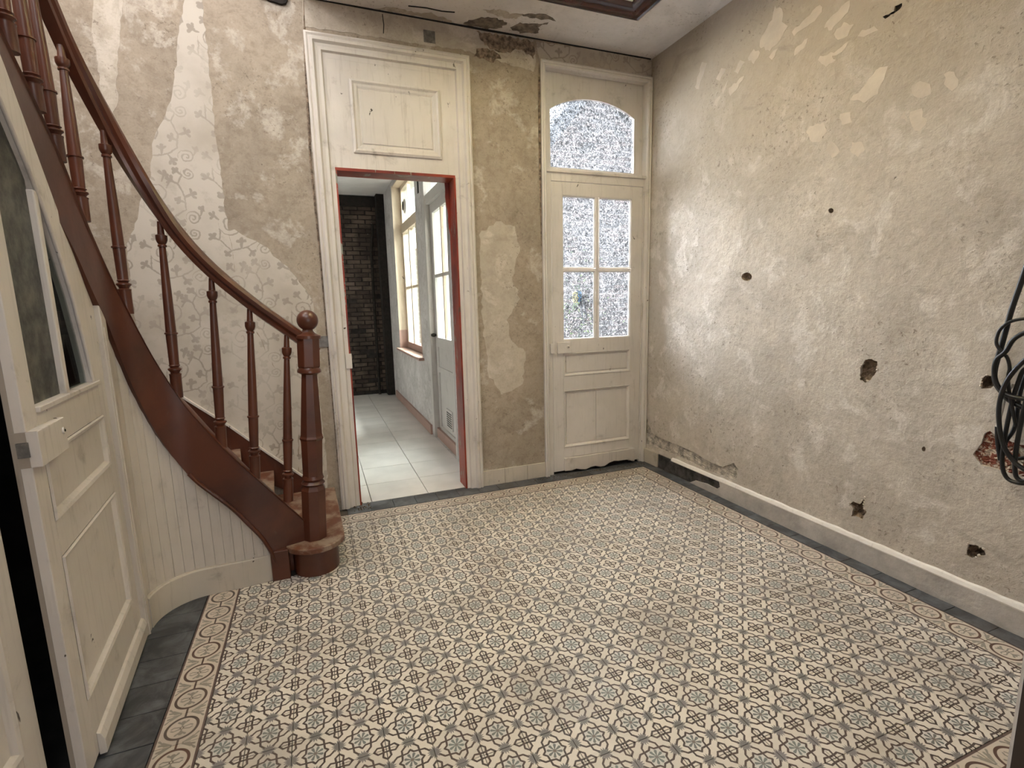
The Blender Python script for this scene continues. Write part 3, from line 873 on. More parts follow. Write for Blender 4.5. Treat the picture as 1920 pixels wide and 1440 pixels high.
for i, p in enumerate(DATA['patches']):
    sheet(p, RX, 'skim_patch', 'filler', wall_right, None, 0.0007, 0.018, 0.008, 80 + i)

# left wall of the stairwell, near wall beside the camera, the room behind it, the ceiling
mb = MB().box((-1.5, -3.2, -0.02), (-1.12, 0.45, 5.6))
tag(mb.build('wall_left', 'plaster_back'), 'left wall of the stairwell beyond the banister', 'wall', 'structure')
mb = MB()
mb.box((1.86, -2.99, -0.02), (3.4, -2.79, CEIL))
mb.box((-0.36, -2.99, -0.02), (-0.2, -2.79, CEIL))
mb.box((-1.5, -2.99, 0), (-0.36, -2.79, 5.6))
mb.box((-0.2, -2.99, 2.6), (1.86, -2.79, CEIL))
tag(mb.build('wall_front', 'plaster_right'), 'near wall with the opening the photograph is taken from', 'wall', 'structure')
mb = MB()
mb.box((-1.5, -6.2, 0), (-1.3, -2.99, CEIL))
mb.box((-1.5, -6.4, 0), (3.4, -6.2, CEIL))
tag(mb.build('wall_rear', 'plaster_right'), 'walls of the room behind the photographer', 'wall', 'structure')
mb = MB()
SX0, SX1, SY0, SY1 = 1.02, 2.46, -1.72, -0.33      # skylight opening
slab(mb, rect(0.53, 3.4, -2.99, 0.40), [rect(SX0, SX1, SY0, SY1)], lambda u, v, d: (u, v, CEIL - d), 0, -0.22)
mb.box((-1.5, -6.4, CEIL), (3.4, -2.99, CEIL + 0.2))
mb.box((0.53, -2.99, CEIL + 0.21), (0.72, 0.40, 5.6))
ceiling = tag(mb.build('ceiling', 'ceiling'), 'pale ceiling with a framed skylight and damp stains', 'ceiling', 'structure')
mb = MB()
slab(mb, rect(-1.5, 0.72, -2.99, 0.45), [], lambda u, v, d: (u, v, 5.6 + d), 0, 0.1)
tag(mb.build('ceiling_stairwell', 'ceiling'), 'ceiling high above the stairwell', 'ceiling', 'structure')
# damp stains as their own thin blistered skins
CX = lambda u, v, d: (u, v, CEIL - d)
sheet([(1.53, 0.26), (1.55, 0.20), (1.62, 0.14), (1.72, 0.12), (1.80, 0.15), (1.79, 0.22), (1.70, 0.27)], CX, 'damp_stain', 'stain', ceiling, None, 0.0012, 0.02, 0.012, 91)
sheet([(1.84, 0.20), (1.88, 0.12), (1.98, 0.10), (2.06, 0.06), (2.02, 0.14), (2.05, 0.20), (1.93, 0.25)], CX, 'damp_stain', 'stain', ceiling, None, 0.0012, 0.02, 0.014, 92)
sheet([(0.95, 0.27), (1.05, 0.22), (1.2, 0.23), (1.3, 0.19), (1.42, 0.24), (1.5, 0.27)], CX, 'damp_stain', 'skim', ceiling, None, 0.0010, 0.02, 0.014, 93)
sheet([(1.98, -0.02), (2.06, 0.0), (2.10, 0.03), (2.02, 0.035), (1.92, 0.05), (1.85, 0.03)], CX, 'damp_stain', 'stain', ceiling, None, 0.0010, 0.02, 0.010, 94)
sheet([(1.60, 0.06), (1.70, 0.02), (1.78, 0.05), (1.86, 0.02), (1.84, 0.09), (1.72, 0.10)], CX, 'damp_stain', 'skim', ceiling, None, 0.0010, 0.02, 0.012, 95)
for i, p in enumerate([[(1.62, 3.2), (1.68, 3.12), (1.80, 3.09), (1.95, 3.13), (2.04, 3.08), (2.05, 3.2)], [(1.60, 3.04), (1.72, 3.02), (1.80, 3.05), (1.74, 3.10), (1.62, 3.09)]]):
    sheet(p, BX, 'damp_stain', 'rubble', wall_back, None, 0.0028, 0.02, 0.012, 96 + i)
MB().tube([(1.15, 0.165, CEIL - .002), (1.26, 0.15, CEIL - .002), (1.36, 0.155, CEIL - .002), (1.44, 0.14, CEIL - .002)], 0.004, 5).build('crack', 'hole_dark', ceiling)
MB().tube([(0.56, 0.2735, CEIL - .004), (0.9, 0.273, CEIL - .003), (1.3, 0.273, CEIL - .004), (1.7, 0.273, CEIL - .005), (2.1, 0.273, CEIL - .004), (3.03, 0.273, CEIL - 0.004)], [.003, .006, .005, .008, .004, .005], 5).build('cornice_gap', 'hole_dark', ceiling)
MB().box((1.262, 0.271, 3.078), (1.338, 0.276, 3.152)).build('blanking_plate', 'metal', wall_back, 'square grey patch above the doorway')
MB().box((0.462, 0.270, 1.128), (0.55, 0.276, 1.20)).build('box_cover', 'metal', wall_back, 'small grey cover beside the doorway')
MB().prism(ragged([(0.30, 3.17), (0.42, 3.152), (0.445, 3.16), (0.46, 3.20), (0.30, 3.26)], 0.02, 0.004), BX, 0.02, -0.02).build('timber_stub', 'hole_dark', wall_back, 'dark broken timber end high on the wall')
MB().tube([BX(1.005, 3.09, .002), BX(1.01, 3.14, .003), BX(1.005, 3.2, .002)], 0.003, 5).build('crack', 'hole_dark', wall_back)
MB().tube([BX(0.528, 0.12, .0), BX(0.522, 1.0, .0), BX(0.52, 1.7, .002), BX(0.51, 2.3, 0), BX(0.53, 2.9, .0), BX(0.545, 3.2, 0)], [.002, .004, .005, .008, .009, .003], 5).build('casing_gap', 'rubble', wall_back)
MB().tube([BX(2.083, 1.8, .0), BX(2.08, 2.3, .0), BX(2.083, 2.9, .002), BX(2.087, 3.06, 0)], [.003, .010, .012, .004], 5).build('casing_gap', 'rubble', wall_back)

# ---------------------------------------------------------------- floor: slab, encaustic field, oval border, slate edge
mb = MB().box((-1.5, -6.4, -0.14), (3.4, 0.45, -0.0135))
floor = tag(mb.build('floor', 'bed'), 'patterned cement tile floor with an oval border and a slate edge', 'floor', 'structure')


def tile_mesh(name, w, h, mat, t=0.0132, inset=0.0009, bev=0.0008):
    me = bpy.data.meshes.new(name)
    x, y = w / 2 - inset, h / 2 - inset
    vs = [(-x, -y, -t), (x, -y, -t), (x, y, -t), (-x, y, -t), (-x, -y, -bev), (x, -y, -bev), (x, y, -bev), (-x, y, -bev),
          (-x + bev, -y + bev, 0), (x - bev, -y + bev, 0), (x - bev, y - bev, 0), (-x + bev, y - bev, 0)]
    fs = [(8, 9, 10, 11)] + [(i, (i + 1) % 4, 4 + (i + 1) % 4, 4 + i) for i in range(4)] + [(4 + i, 4 + (i + 1) % 4, 8 + (i + 1) % 4, 8 + i) for i in range(4)]
    me.from_pydata(vs, [], fs)
    uv = me.uv_layers.new(name='UVMap')
    for lp in me.loops:
        q = vs[lp.vertex_index]
        uv.data[lp.index].uv = (q[0] / w + 0.5, q[1] / h + 0.5)
    me.materials.append(M[mat])
    return me


TM = tile_mesh('cement_tile', 0.14, 0.14, 'tile')
BM_ = tile_mesh('border_tile', 0.14, 0.14, 'border')
rt = random.Random(11)


def place(me, name, x, y, parent, rz=0.0, dz=0.0006, tilt=0.0022):
    o = bpy.data.objects.new(name, me)
    COL.objects.link(o)
    o.parent = parent
    o.location = (x, y, rt.uniform(-dz, 0))
    o.rotation_euler = (rt.uniform(-tilt, tilt), rt.uniform(-tilt, tilt), rz + rt.uniform(-0.002, 0.002))
    return o


def seen(x, y, z=0.0):
    d = cam.matrix_world.inverted() @ Vector((x, y, z))
    if d.z > -0.1:
        return False
    u, v = 946 * d.x / -d.z, -946 * d.y / -d.z
    return abs(u) < 975 and abs(v) < 735


cand = []
for i in range(20):
    for j in range(18):
        x, y = (i + .5) * .14, -(j + .5) * .14
        if x < 0.40 and y > -0.52:
            continue
        vis = seen(x, y)
        cand.append((0 if vis else 1, -j, i, x, y))
cand.sort()
rest = MB()
rest_uv = []
for k, (hid, _, _, x, y) in enumerate(cand):
    if k < 300:
        place(TM, 'cement_tile', x, y, floor, R(90) * rt.randrange(4))
    else:
        q = 0.0693
        rest.add([(x - q, y - q, -.0004), (x + q, y - q, -.0004), (x + q, y + q, -.0004), (x - q, y + q, -.0004)], [(0, 1, 2, 3)])
ro = rest.build('cement_tiles', 'tile', floor, 'remaining patterned tiles of the field', kind='stuff')
uvl = ro.data.uv_layers.new(name='UVMap')
for lp in ro.data.loops:
    vx = ro.data.vertices[lp.vertex_index].co
    fx, fy = (vx.x / .14) % 1.0, (-vx.y / .14) % 1.0
    uvl.data[lp.index].uv = (fx, fy)
for j in range(-1, 19):
    y = -(j + .5) * .14
    place(BM_, 'border_tile', 2.87, y, floor)
    if y < -0.5:
        place(BM_, 'border_tile', -0.07, y, floor)
for i in range(20):
    x = (i + .5) * .14
    if x > 0.3:
        place(BM_, 'border_tile', x, 0.07, floor, R(90))
    place(BM_, 'border_tile', x, -2.59, floor, R(90))
S1 = tile_mesh('slate_tile', 0.09, 0.157, 'slate', inset=0.0012)
S2 = tile_mesh('slate_tile', 0.157, 0.165, 'slate', inset=0.0015)
S3 = tile_mesh('slate_tile', 0.20, 0.157, 'slate', inset=0.0015)
y = 0.065
for k in range(18):
    place(S1, 'slate_tile', 2.986, y - 0.157 * k, floor)
for k in range(16):
    x = 0.64 + 0.157 * k
    if x < 3.1:
        place(S2, 'slate_tile', x, 0.2235, floor)
for k in range(14):
    place(S3, 'slate_tile', -0.241, -0.64 - 0.157 * k, floor)
for k in range(20):
    place(S2, 'slate_tile', -0.06 + 0.157 * k, -2.745, floor)
S4 = tile_mesh('slate_tile', 0.10, 0.30, 'slate', inset=0.0015)
for k in range(7):
    place(S4, 'slate_tile', -0.392, -0.98 - 0.30 * k, floor)
# dirt strip along the foot of the glazed door and threshold
mb = MB()
rd = random.Random(3)
for k in range(260):
    x = rd.uniform(1.95, 3.0)
    y = 0.245 - abs(rd.gauss(0, 0.028)) - 0.008
    s_ = rd.uniform(0.0015, 0.005)
    mb.lathe([(0, s_ * .6), (0.5, s_), (1, s_ * .3)], (x, y, 0), (x + rd.uniform(-.003, .003), y, s_ * 0.8), 5)
for k in range(60):
    x = rd.uniform(0.60, 0.72)
    y = rd.uniform(0.18, 0.33)
    s_ = rd.uniform(0.002, 0.008)
    mb.lathe([(0, s_ * .7), (0.5, s_), (1, s_ * .3)], (x, y, 0), (x + rd.uniform(-.003, .003), y, s_), 5)
tag(mb.build('dirt', 'gaprock'), 'crumbs and dirt along the foot of the white glazed door and the doorway', 'dirt', 'stuff')

# ---------------------------------------------------------------- skirtings
t = thing('baseboard_right', (3.03, 0, 0), 'skirting along the right wall, grey plinth under a flaking white cap', 'skirting', 'structure')
MB().box((3.022, 0.075, 0), (3.06, 0.262, 0.118)).build('skirting_board', 'base_cream', t, 'short cream wooden piece in the corner', bevel=0.002)
mb = MB()
slab(mb, ragged([(-0.72, 0.0), (-6.0, 0.0), (-6.0, 0.108), (-0.62, 0.108), (-0.63, 0.07), (-0.60, 0.045), (-0.50, 0.05), (-0.38, 0.035), (-0.32, 0.0)][::-1], 0.05, 0.002, 5), [], RX, 0.020, -0.003)
mb.build('plinth', 'base_grey', t, 'grey cement facing')
MB().box((3.036, -0.70, 0), (3.06, 0.075, 0.112)).build('exposed_plinth', 'base_dark', t, 'dark exposed stretch near the corner')
mb = MB()
ys = [-0.10 - k * 0.06 for k in range(98)]
rd = random.Random(9)
rings_ = []
for yy in ys:
    w_ = 0.020 + rd.uniform(-.0025, .0025)
    hh = 0.132 + rd.uniform(-.0025, .0025)
    rings_.append([(3.045, yy, 0.106), (3.0245, yy, 0.106), (3.0235, yy, 0.112), (3.030, yy, hh - 0.004), (3.045, yy, hh)])
mb.rings(rings_)
mb.build('cap', 'cap_white', t, 'white bevelled cap')
t = thing('baseboard_back', (1.8, 0.26, 0), 'cream skirting on the back wall between the doorway and the glazed door', 'skirting', 'structure')
for a, b in ((1.565, 1.74), (1.742, 1.93), (1.932, 2.088)):
    MB().box((a, 0.262, 0.0), (b, 0.28, 0.118)).build('skirting_board', 'base_cream', t, bevel=0.0015)

# ---------------------------------------------------------------- doorway with panelled head (left), red reveals
d1 = thing('door_1', (1.04, 0.27, 0), 'open doorway to the kitchen with white moulded casing and tall panelled head', 'doorway', 'structure')
CAS = [(0, -0.003), (0, .022), (.012, .030), (.022, .024), (.030, .034), (.046, .034), (.058, .018), (.075, .014), (.092, .014), (.10, .0), (.128, -0.002), (.128, -.16)]
mb = MB().frame(0.528, 1.562, 0.0, 3.03, CAS, BX, open_bottom=True)
mb.build('casing', 'white_worn', d1, bevel=0)
PF = [(0, 0), (.0, .004), (.010, .010), (.022, .002), (.03, -.006), (.042, -.004)]
# head panel
mb = MB().box(BX(0.652, 2.262, -0.035), BX(1.438, 2.91, -0.003))
mb.build('head_board', 'white_worn', d1)
mb = MB().frame(0.775, 1.35, 2.36, 2.80, [(0, -.004), (0, .006), (.014, .012), (.026, .004), (.040, .002), (.052, -.0025)], BX)
mb.build('panel_moulding', 'white_worn', d1)
MB().box(BX(0.835, 2.42, -0.01), BX(1.29, 2.74, 0.001)).build('panel', 'white_worn', d1, bevel=0.003)
MB().box(BX(0.652, 2.246, -0.16), BX(1.438, 2.264, 0.0)).build('head_edge', 'red', d1, 'red-painted underside of the head')
MB().box(BX(1.428, 0.0, -0.17), BX(1.440, 2.25, -0.001)).build('reveal', 'red', d1, 'red and orange peeling right reveal')
MB().box(BX(0.652, 0.0, -0.17), BX(0.662, 2.25, -0.001)).build('reveal', 'red', d1, 'red edge of the left reveal')
MB().box(BX(0.628, 0.975, -0.002), BX(0.668, 1.075, 0.010)).build('latch_keeper', 'white_worn', d1, bevel=0.002)
mb = MB()
mb.prism(ragged([(1.40, 2.25), (1.436, 2.25), (1.436, 1.75), (1.425, 1.9), (1.405, 2.1)], 0.04, 0.004), lambda u, v, d: BX(u, v, -0.15 - d), 0, 0.012)
mb.build('paint_flap', 'red', d1, 'flap of peeling paint')

# ---------------------------------------------------------------- white glazed door with arched transom (right)
d2 = thing('door_2', (2.55, 0.27, 0), 'white panelled door with four hammered panes and arched transom light', 'door', 'structure')
CAS2 = [(0, -0.003), (0, .022), (.010, .028), (.018, .020), (.026, .026), (.036, .022), (.042, .006), (.042, -.06)]
MB().frame(2.088, 3.043, 0.0, 3.085, CAS2, BX, open_bottom=True).build('casing', 'white', d2)
# fixed frame round the leaf, flush
MB().box(BX(2.13, 0, -0.06), BX(2.168, 2.34, 0.001)).build('frame_post', 'white', d2, bevel=0.002)
MB().box(BX(2.985, 0, -0.06), BX(3.022, 2.34, 0.001)).build('frame_post', 'white', d2, bevel=0.002)
MB().box(BX(2.168, 2.275, -0.06), BX(2.985, 2.34, 0.001)).build('transom_bar', 'white', d2, bevel=0.002)
MB().box(BX(2.13, 2.335, -0.06), BX(3.022, 2.358, 0.012)).build('transom_sill', 'white', d2, bevel=0.003)
# transom light: arched opening in a recessed frame
arch = [(2.19, 2.385)] + [(2.925, 2.385)] + [(2.925, 2.79)] + [(2.925 - 0.735 * k / 16, 2.79 + 0.115 * math.sin(math.pi * (0.30 + 0.70 * k / 16) ) if False else 2.80 + 0.10 * (1 - ((k / 16 - 0.5) / 0.5) ** 2) ** 0.9 - 0.01 + 0.0 * k) for k in range(1, 16)] + [(2.19, 2.79)]
mb = MB()
slab(mb, rect(2.13, 3.022, 2.35, 3.05), [arch], BX, -0.05, -0.085)
mb.build('transom_frame', 'white', d2)
mb = MB()
slab(mb, [(2.185, 2.38), (2.93, 2.38), (2.93, 2.92), (2.185, 2.92)], [], BX, -0.066, -0.070)
mb.build('pane', 'hammered', d2, 'arched hammered glass of the transom')
# leaf
L0, L1 = 2.171, 2.982


def flat(u0, u1, v0, v1, d0=-0.045, d1=-0.002):
    return MB().box(BX(u0, v0, d0), BX(u1, v1, d1))


flat(L0, 2.262, 0.02, 2.272).build('stile', 'white', d2, bevel=0.0015)
flat(2.882, L1, 0.02, 2.272).build('stile', 'white', d2, bevel=0.0015)
flat(2.262, 2.882, 2.178, 2.272).build('rail', 'white', d2, bevel=0.0015)
flat(2.262, 2.882, 0.985, 1.088).build('rail', 'white', d2, bevel=0.0015)
flat(2.262, 2.882, 0.685, 0.80, d1=-0.0005).build('rail', 'white', d2, bevel=0.0015)
flat(2.262, 2.882, 0.13, 0.215).build('rail', 'white', d2, bevel=0.0015)
flat(2.553, 2.580, 1.088, 2.178, -0.04, -0.004).build('glazing_bar', 'white', d2, bevel=0.003)
for a, b in ((2.262, 2.553), (2.580, 2.882)):
    flat(a, b, 1.622, 1.640, -0.04, -0.006).build('glazing_bar', 'white', d2, bevel=0.003)
for a, b in ((2.262, 2.553), (2.580, 2.882)):
    for c, d in ((1.088, 1.622), (1.640, 2.178)):
        MB().frame(a, b, c, d, [(0, -.004), (0.006, -.005), (.011, -.018), (.011, -.03)], BX).build('glazing_bead', 'white', d2)
        flat(a + .004, b - .004, c + .004, d - .004, -0.028, -0.024).build('pane', 'hammered', d2)
for (a, b, c, d) in ((2.262, 2.882, 0.80, 0.985), (2.262, 2.882, 0.215, 0.685)):
    MB().frame(a, b, c, d, [(0, -.002), (.004, .004), (.014, -.002), (.020, -.014), (.036, -.016)], BX).build('panel_moulding', 'white', d2)
flat(L0 + .01, L1 - .01, 0.03, 1.0, -0.050, -0.040).build('leak_stop_board', 'white', d2)  # added behind the panels to stop daylight leaking through
flat(2.29, 2.85, 0.828, 0.957, -0.03, -0.010).build('panel', 'white', d2, bevel=0.002)
flat(2.29, 2.563, 0.243, 0.657, -0.03, -0.010).build('panel', 'white', d2, bevel=0.002)
flat(2.565, 2.85, 0.243, 0.657, -0.03, -0.010).build('panel', 'white', d2, bevel=0.002)
mb = MB()
lowr = [(L0 + .09, 0.128), (L0 + .09, 0.022)] + [(2.32 + k * 0.045, 0.018 + (0.010 * math.sin(k * 1.7)) + (0.030 * math.exp(-((k - 10) / 1.8) ** 2))) for k in range(14)] + [(2.93, 0.014), (2.93, 0.128)]
slab(mb, lowr, [], BX, 0.018, -0.045)
mb.build('weatherboard', 'white_worn', d2, 'rotted bottom board with ragged lower edge', bevel=0.003)
MB().box(BX(2.135, -0.01, -0.06), BX(3.02, 0.06, -0.030)).build('sill_gap_block', 'hole_dark', d2)  # dark block added to fill the gap and stop daylight
MB().box(BX(2.205, 0.985, -0.002), BX(2.315, 1.072, 0.016)).build('rim_lock', 'white', d2, bevel=0.003)
MB().box(BX(2.142, 0.990, 0), BX(2.176, 1.066, 0.024)).build('lock_keeper', 'white', d2, bevel=0.002)
MB().lathe([(0, .012), (.6, .012), (1, .008)], BX(2.296, 1.033, .015), BX(2.296, 1.033, .022), 12).build('keyhole_rose', 'white_worn', d2)
MB().lathe([(0, .004), (1, .004)], BX(2.298, 1.032, .0215), BX(2.298, 1.032, .0232), 8).build('keyhole', 'hole_dark', d2)
for z in (1.90, 1.30, 0.30):
    MB().lathe([(0, .005), (1, .005)], BX(2.984, z - .05, .004), BX(2.984, z + .05, .004), 8).build('hinge', 'white_worn', d2)

# coloured tool hanging outside the lower left pane
t = thing('hanging_tool', (2.44, 0.37, 1.20), 'yellow and blue plastic tool with two dark prongs behind the lower left door pane', 'tool')
FX = lambda u, v, d: (u, 0.352 + d, v)
rr = lambda cx, cz, w_, h_, n_=16: [(cx + w_ * math.copysign(abs(math.cos(a)) ** .6, math.cos(a)), cz + h_ * math.copysign(abs(math.sin(a)) ** .6, math.sin(a))) for a in [2 * math.pi * k / n_ for k in range(n_)]]
MB().prism(rr(2.415, 1.418, .024, .046), FX, 0.0, 0.018).build('yellow_grip', 'yellow', t, bevel=.003)
MB().prism(rr(2.452, 1.425, .024, .046), FX, 0.012, 0.03).build('blue_grip', 'blue', t, bevel=.003)
MB().prism([(2.452, 1.385), (2.474, 1.385), (2.493, 1.205), (2.487, 1.205)], FX, 0.006, 0.016).build('prong', 'dark_plastic', t)
MB().prism([(2.476, 1.425), (2.512, 1.40), (2.527, 1.24), (2.52, 1.24), (2.495, 1.36)], FX, 0.014, 0.026).build('prong', 'dark_plastic', t)

# ---------------------------------------------------------------- skylight
t = thing('skylight', (1.7, -1.0, CEIL), 'varnished mahogany skylight frame with green and white stained glass in the ceiling', 'skylight')
DX = lambda u, v, d: (u, v, CEIL - d)
MB().frame(0.88, 2.60, -1.86, -0.175, [(0, -.01), (0, .018), (.022, .030), (.036, .018), (.044, .034), (.085, .046), (.10, .030), (.115, .024), (.14, .010), (.15, -.01)], DX).build('frame', 'mahogany', t, smooth=35)
MB().box((0.99, -1.75, CEIL + .004), (2.49, -0.29, CEIL + .009)).build('stained_glass', 'stained', t)
for k in range(1, 5):
    MB().box((1.0 + k * .3 - .006, -1.75, CEIL - .002), (1.0 + k * .3 + .006, -0.29, CEIL + .012)).build('lead_bar', 'hole_dark', t)

# near right jamb, seen from the side at the frame's edge
t = thing('trim_1', (1.84, -2.8, 0), 'brown jamb with a white arris at the near right edge', 'jamb', 'structure')
MB().box((1.834, -3.02, 0), (1.862, -2.755, 2.6)).build('jamb_board', 'jamb', t)
MB().box((1.8325, -2.758, 0), (1.838, -2.7525, 2.6)).build('arris', 'cap_white', t, 'white painted edge')
MB().box((1.862, -2.785, 0), (1.95, -2.77, 2.6)).build('casing', 'jamb', t)


# ---------------------------------------------------------------- staircase
def stair_path(off):
    pts = []
    for k in range(40):
        x = .36 - .48 * k / 39
        y = -.59 + (max(0, (x - .05)) / .31) ** 1.5 * .075
        pts.append(Vector((x, y + off)))
    for k in range(1, 24):
        a = R(90 + 90 * k / 23)
        pts.append(Vector((-.12 + (.20 + off) * math.cos(a), -.79 + (.20 + off) * math.sin(a))))
    for k in range(1, 111):
        pts.append(Vector((-.32 - off, -.79 - .02 * k)))
    return pts


class Plan:
    def __init__(s, off):
        s.p = stair_path(off)
        s.s = [0.0]
        for a, b in zip(s.p[:-1], s.p[1:]):
            s.s.append(s.s[-1] + (b - a).length)

    def at(s, q):
        q = max(0, min(q, s.s[-1] - 1e-4))
        for i in range(len(s.s) - 1):
            if s.s[i + 1] >= q:
                t_ = (q - s.s[i]) / (s.s[i + 1] - s.s[i])
                return s.p[i].lerp(s.p[i + 1], t_)


def curve_fn(tab, smooth=0.03):
    tab = sorted(tab)

    def raw(q):
        if q <= tab[0][0]:
            a, b = tab[0], tab[1]
        elif q >= tab[-1][0]:
            a, b = tab[-2], tab[-1]
        else:
            for a, b in zip(tab[:-1], tab[1:]):
                if a[0] <= q <= b[0]:
                    break
        return a[1] + (b[1] - a[1]) * (q - a[0]) / (b[0] - a[0])
    return lambda q: sum(raw(q + smooth * k / 3) for k in range(-3, 4)) / 7


PO, PI_, PM = Plan(0), Plan(.042), Plan(.025)
up_tab = DATA['up'] + [[1.5, 2.42], [2.4, 3.36]]
low_tab = [p for p in DATA['low'] if p[0] < 0.85] + [[0.90, 1.46], [1.0, 1.60], [1.28, 1.88], [1.5, 2.09], [2.4, 3.03]]
z_up, z_low = curve_fn(up_tab), curve_fn(low_tab)
rl = [p for p in DATA['rlow'] if p[0] < 0.84] + [[0.93, 2.46], [1.1, 2.64], [1.5, 3.05], [2.4, 4.0]]
z_rl = curve_fn(rl, .09)

st = thing('staircase', (0.36, -0.5, 0), 'brown gloss-painted winding wooden staircase with turned balusters', 'staircase')
mb = MB()
rings_ = []
N = 96
for k in range(N + 1):
    q = 0.03 + 2.2 * k / N
    o_ = PO.at(q)
    # inner face: same direction, five centimetres in
    o2 = PO.at(q + .004)
    tdir = (o2 - o_).normalized()
    nrm = Vector((tdir.y, -tdir.x))
    if nrm.dot(Vector((-0.1, 0.3))) < 0 and q < 0.4:
        nrm = -nrm
    if q >= 0.4 and nrm.dot(Vector((-0.6, 0.2))) < 0:
        nrm = -nrm
    i_ = o_ + nrm * .045
    zu, zl = z_up(q), z_low(q)
    zl = max(zl, 0.002) if q > 0.15 else 0.15
    rings_.append([(o_.x, o_.y, zl), (o_.x, o_.y, zu - .012), (o_.x + nrm.x * .004 - nrm.x * .010, o_.y + nrm.y * .004 - nrm.y * .010, zu - .006), (o_.x, o_.y, zu), (i_.x, i_.y, zu), (i_.x, i_.y, zl)])
mb.rings(rings_)
mb.build('outer_string', 'brown', st, 'curved closed outer string', smooth=40)
# lower bead of the string
mb = MB()
pth = []
for k in range(60):
    q = 0.165 + 0.36 * k / 59
    o_ = PO.at(q)
    pth.append((o_.x + 0.002, o_.y - .006, max(z_low(q), 0.0) + .012))
mb.tube(pth, 0.010, 6)
mb.build('string_bead', 'brown', st, smooth=60)
mb = MB().box((0.150, -0.585, 0.0), (0.235, -0.515, 0.16))
mb.build('string_foot', 'brown', st, bevel=0.004)

# treads and risers
steps_in = []
for k in range(1, 19):
    target = .17 * k + .15
    q = 0.0
    while z_up(q) < target and q < 2.3:
        q += .004
    steps_in.append(q)
outer = [(0.47, .262), (0.10, .262), (-0.08, .262), (-0.27, .262), (-0.47, .262), (-0.67, .262), (-0.88, .262), (-1.11, .262), (-1.11, 0.02), (-1.11, -0.22), (-1.11, -0.45), (-1.11, -0.68)]
for k in range(12, 19):
    outer.append((-1.11, -0.86 - .16 * (k - 12)))


def off_q(q, off):
    # the same station on a path set back by off: its corner arc is longer
    if q < .481:
        return q
    if q < .795:
        return .481 + (q - .481) * (.2 + off) / .2
    return q + off * math.pi / 2


inn = [PI_.at(off_q(q, .042)) for q in steps_in]
inn[0] = Vector((0.40, -0.45))
for k in range(1, 18):
    z = .17 * k
    a, b = inn[k - 1], Vector(outer[k - 1])
    c, d = inn[k], Vector(outer[k])
    poly = [tuple(a), tuple(b)] + ([(-1.11, .262)] if (outer[k - 1][1] > .26 and outer[k][0] < -1.1 and outer[k - 1][0] > -1.1 and outer[k][1] < .26) else []) + [tuple(d), tuple(c)]
    nd = (a - c) + (b - d)
    nd = nd.normalized() * 0.028
    poly[0] = (a.x + nd.x * .25, a.y + nd.y * .25)
    poly[1] = (b.x + nd.x, b.y + nd.y)
    if k > 1:
        MB().prism(poly, lambda u, v, w_: (u, v, w_), z - .030, z).build('tread', 'tread', st, bevel=.004)
        MB().prism([tuple(a), tuple(b), tuple(b - nd * .6), tuple(a - nd * .6)], lambda u, v, w_: (u, v, w_), z - .172, z - .028).build('riser', 'brown', st)
# curtail step: rounded block and its nosing
ncx, ncy = 0.365, -0.505


def bull(r, x1):
    pts = [(x1, .262)]
    pts += [(ncx + r * math.cos(R(a)), ncy + r * math.sin(R(a))) for a in range(0, -181, -12)]
    pts += [(ncx - r, -.50), (0.09, -.50), (0.09, .262)]
    return pts


mb = MB()
slab(mb, bull(.115, .455), [], lambda u, v, d: (u, v, d), 0, .142)
mb.build('curtail_block', 'brown', st, 'rounded riser of the bottom step', smooth=30)
mb = MB()
p_ = bull(.150, .492)
p_[-3:] = [(ncx - .165, -.50), (0.09, -.50), (0.09, .262)]
slab(mb, p_, [], lambda u, v, d: (u, v, d), .140, .168)
mb.build('tread', 'tread', st, 'worn rounded bottom tread', smooth=30, bevel=.006)

# wall string on the back wall
mb = MB()
ws = [(0.50, .06), (0.478, .09), (0.273, .292), (0.095, .462), (-0.101, .66), (-0.338, .872), (-0.7, 1.20), (-1.11, 1.58)]
poly = [(x, z) for x, z in ws] + [(-1.11, 1.0), (0.50, 0.0)]
mb.prism(poly, BX, 0.0, 0.022)
mb.build('wall_string', 'brown', st)
mb = MB()
for a, b in zip(ws[1:-1], ws[2:]):
    mb.prism([a, b, (b[0], b[1] + .014), (a[0], a[1] + .014)], BX, 0, .030)
mb.build('wall_string_cap', 'white_worn', st, 'pale worn top edge of the wall string')

# newel post (leans a little), octagonal below, turned ball on top
na, nb = Vector((0.365, -0.50, 0.165)), Vector((0.425, -0.50, 1.40))
Hn = nb.z - na.z


def npt(z):
    return na.lerp(nb, (z - na.z) / Hn)


np_ = MB().lathe([(0, .064), (.92, .064), (1, .052)], npt(.165), npt(.462), 8, R(22.5)).build('newel_post', 'brown', st, 'stout eight-sided newel post', bevel=.002)
MB().lathe([(0, .045), (.25, .060), (.5, .047), (.7, .056), (1, .05)], npt(.458), npt(.515), 20).build('turned_ring', 'brown', np_, smooth=50, loc=None)
MB().lathe([(0, .052), (.33, .056), (.36, .057), (.38, .063), (.40, .057), (.42, .056), (1, .040)], npt(.51), npt(1.055), 8, R(22.5)).build('shaft', 'brown', np_)
MB().lathe([(0, .040), (.3, .058), (.6, .058), (1, .050)], npt(1.05), npt(1.085), 20).build('turned_ring', 'brown', np_, smooth=50)
MB().lathe([(0, .052), (.06, .057), (1, .057)], npt(1.083), npt(1.235), 8, R(22.5)).build('cap_block', 'brown', np_, bevel=.002)
MB().lathe([(0, .062), (.12, .062), (.2, .040), (.30, .028), (.42, .022)], npt(1.233), npt(1.36), 20).build('neck', 'brown', np_, smooth=50)
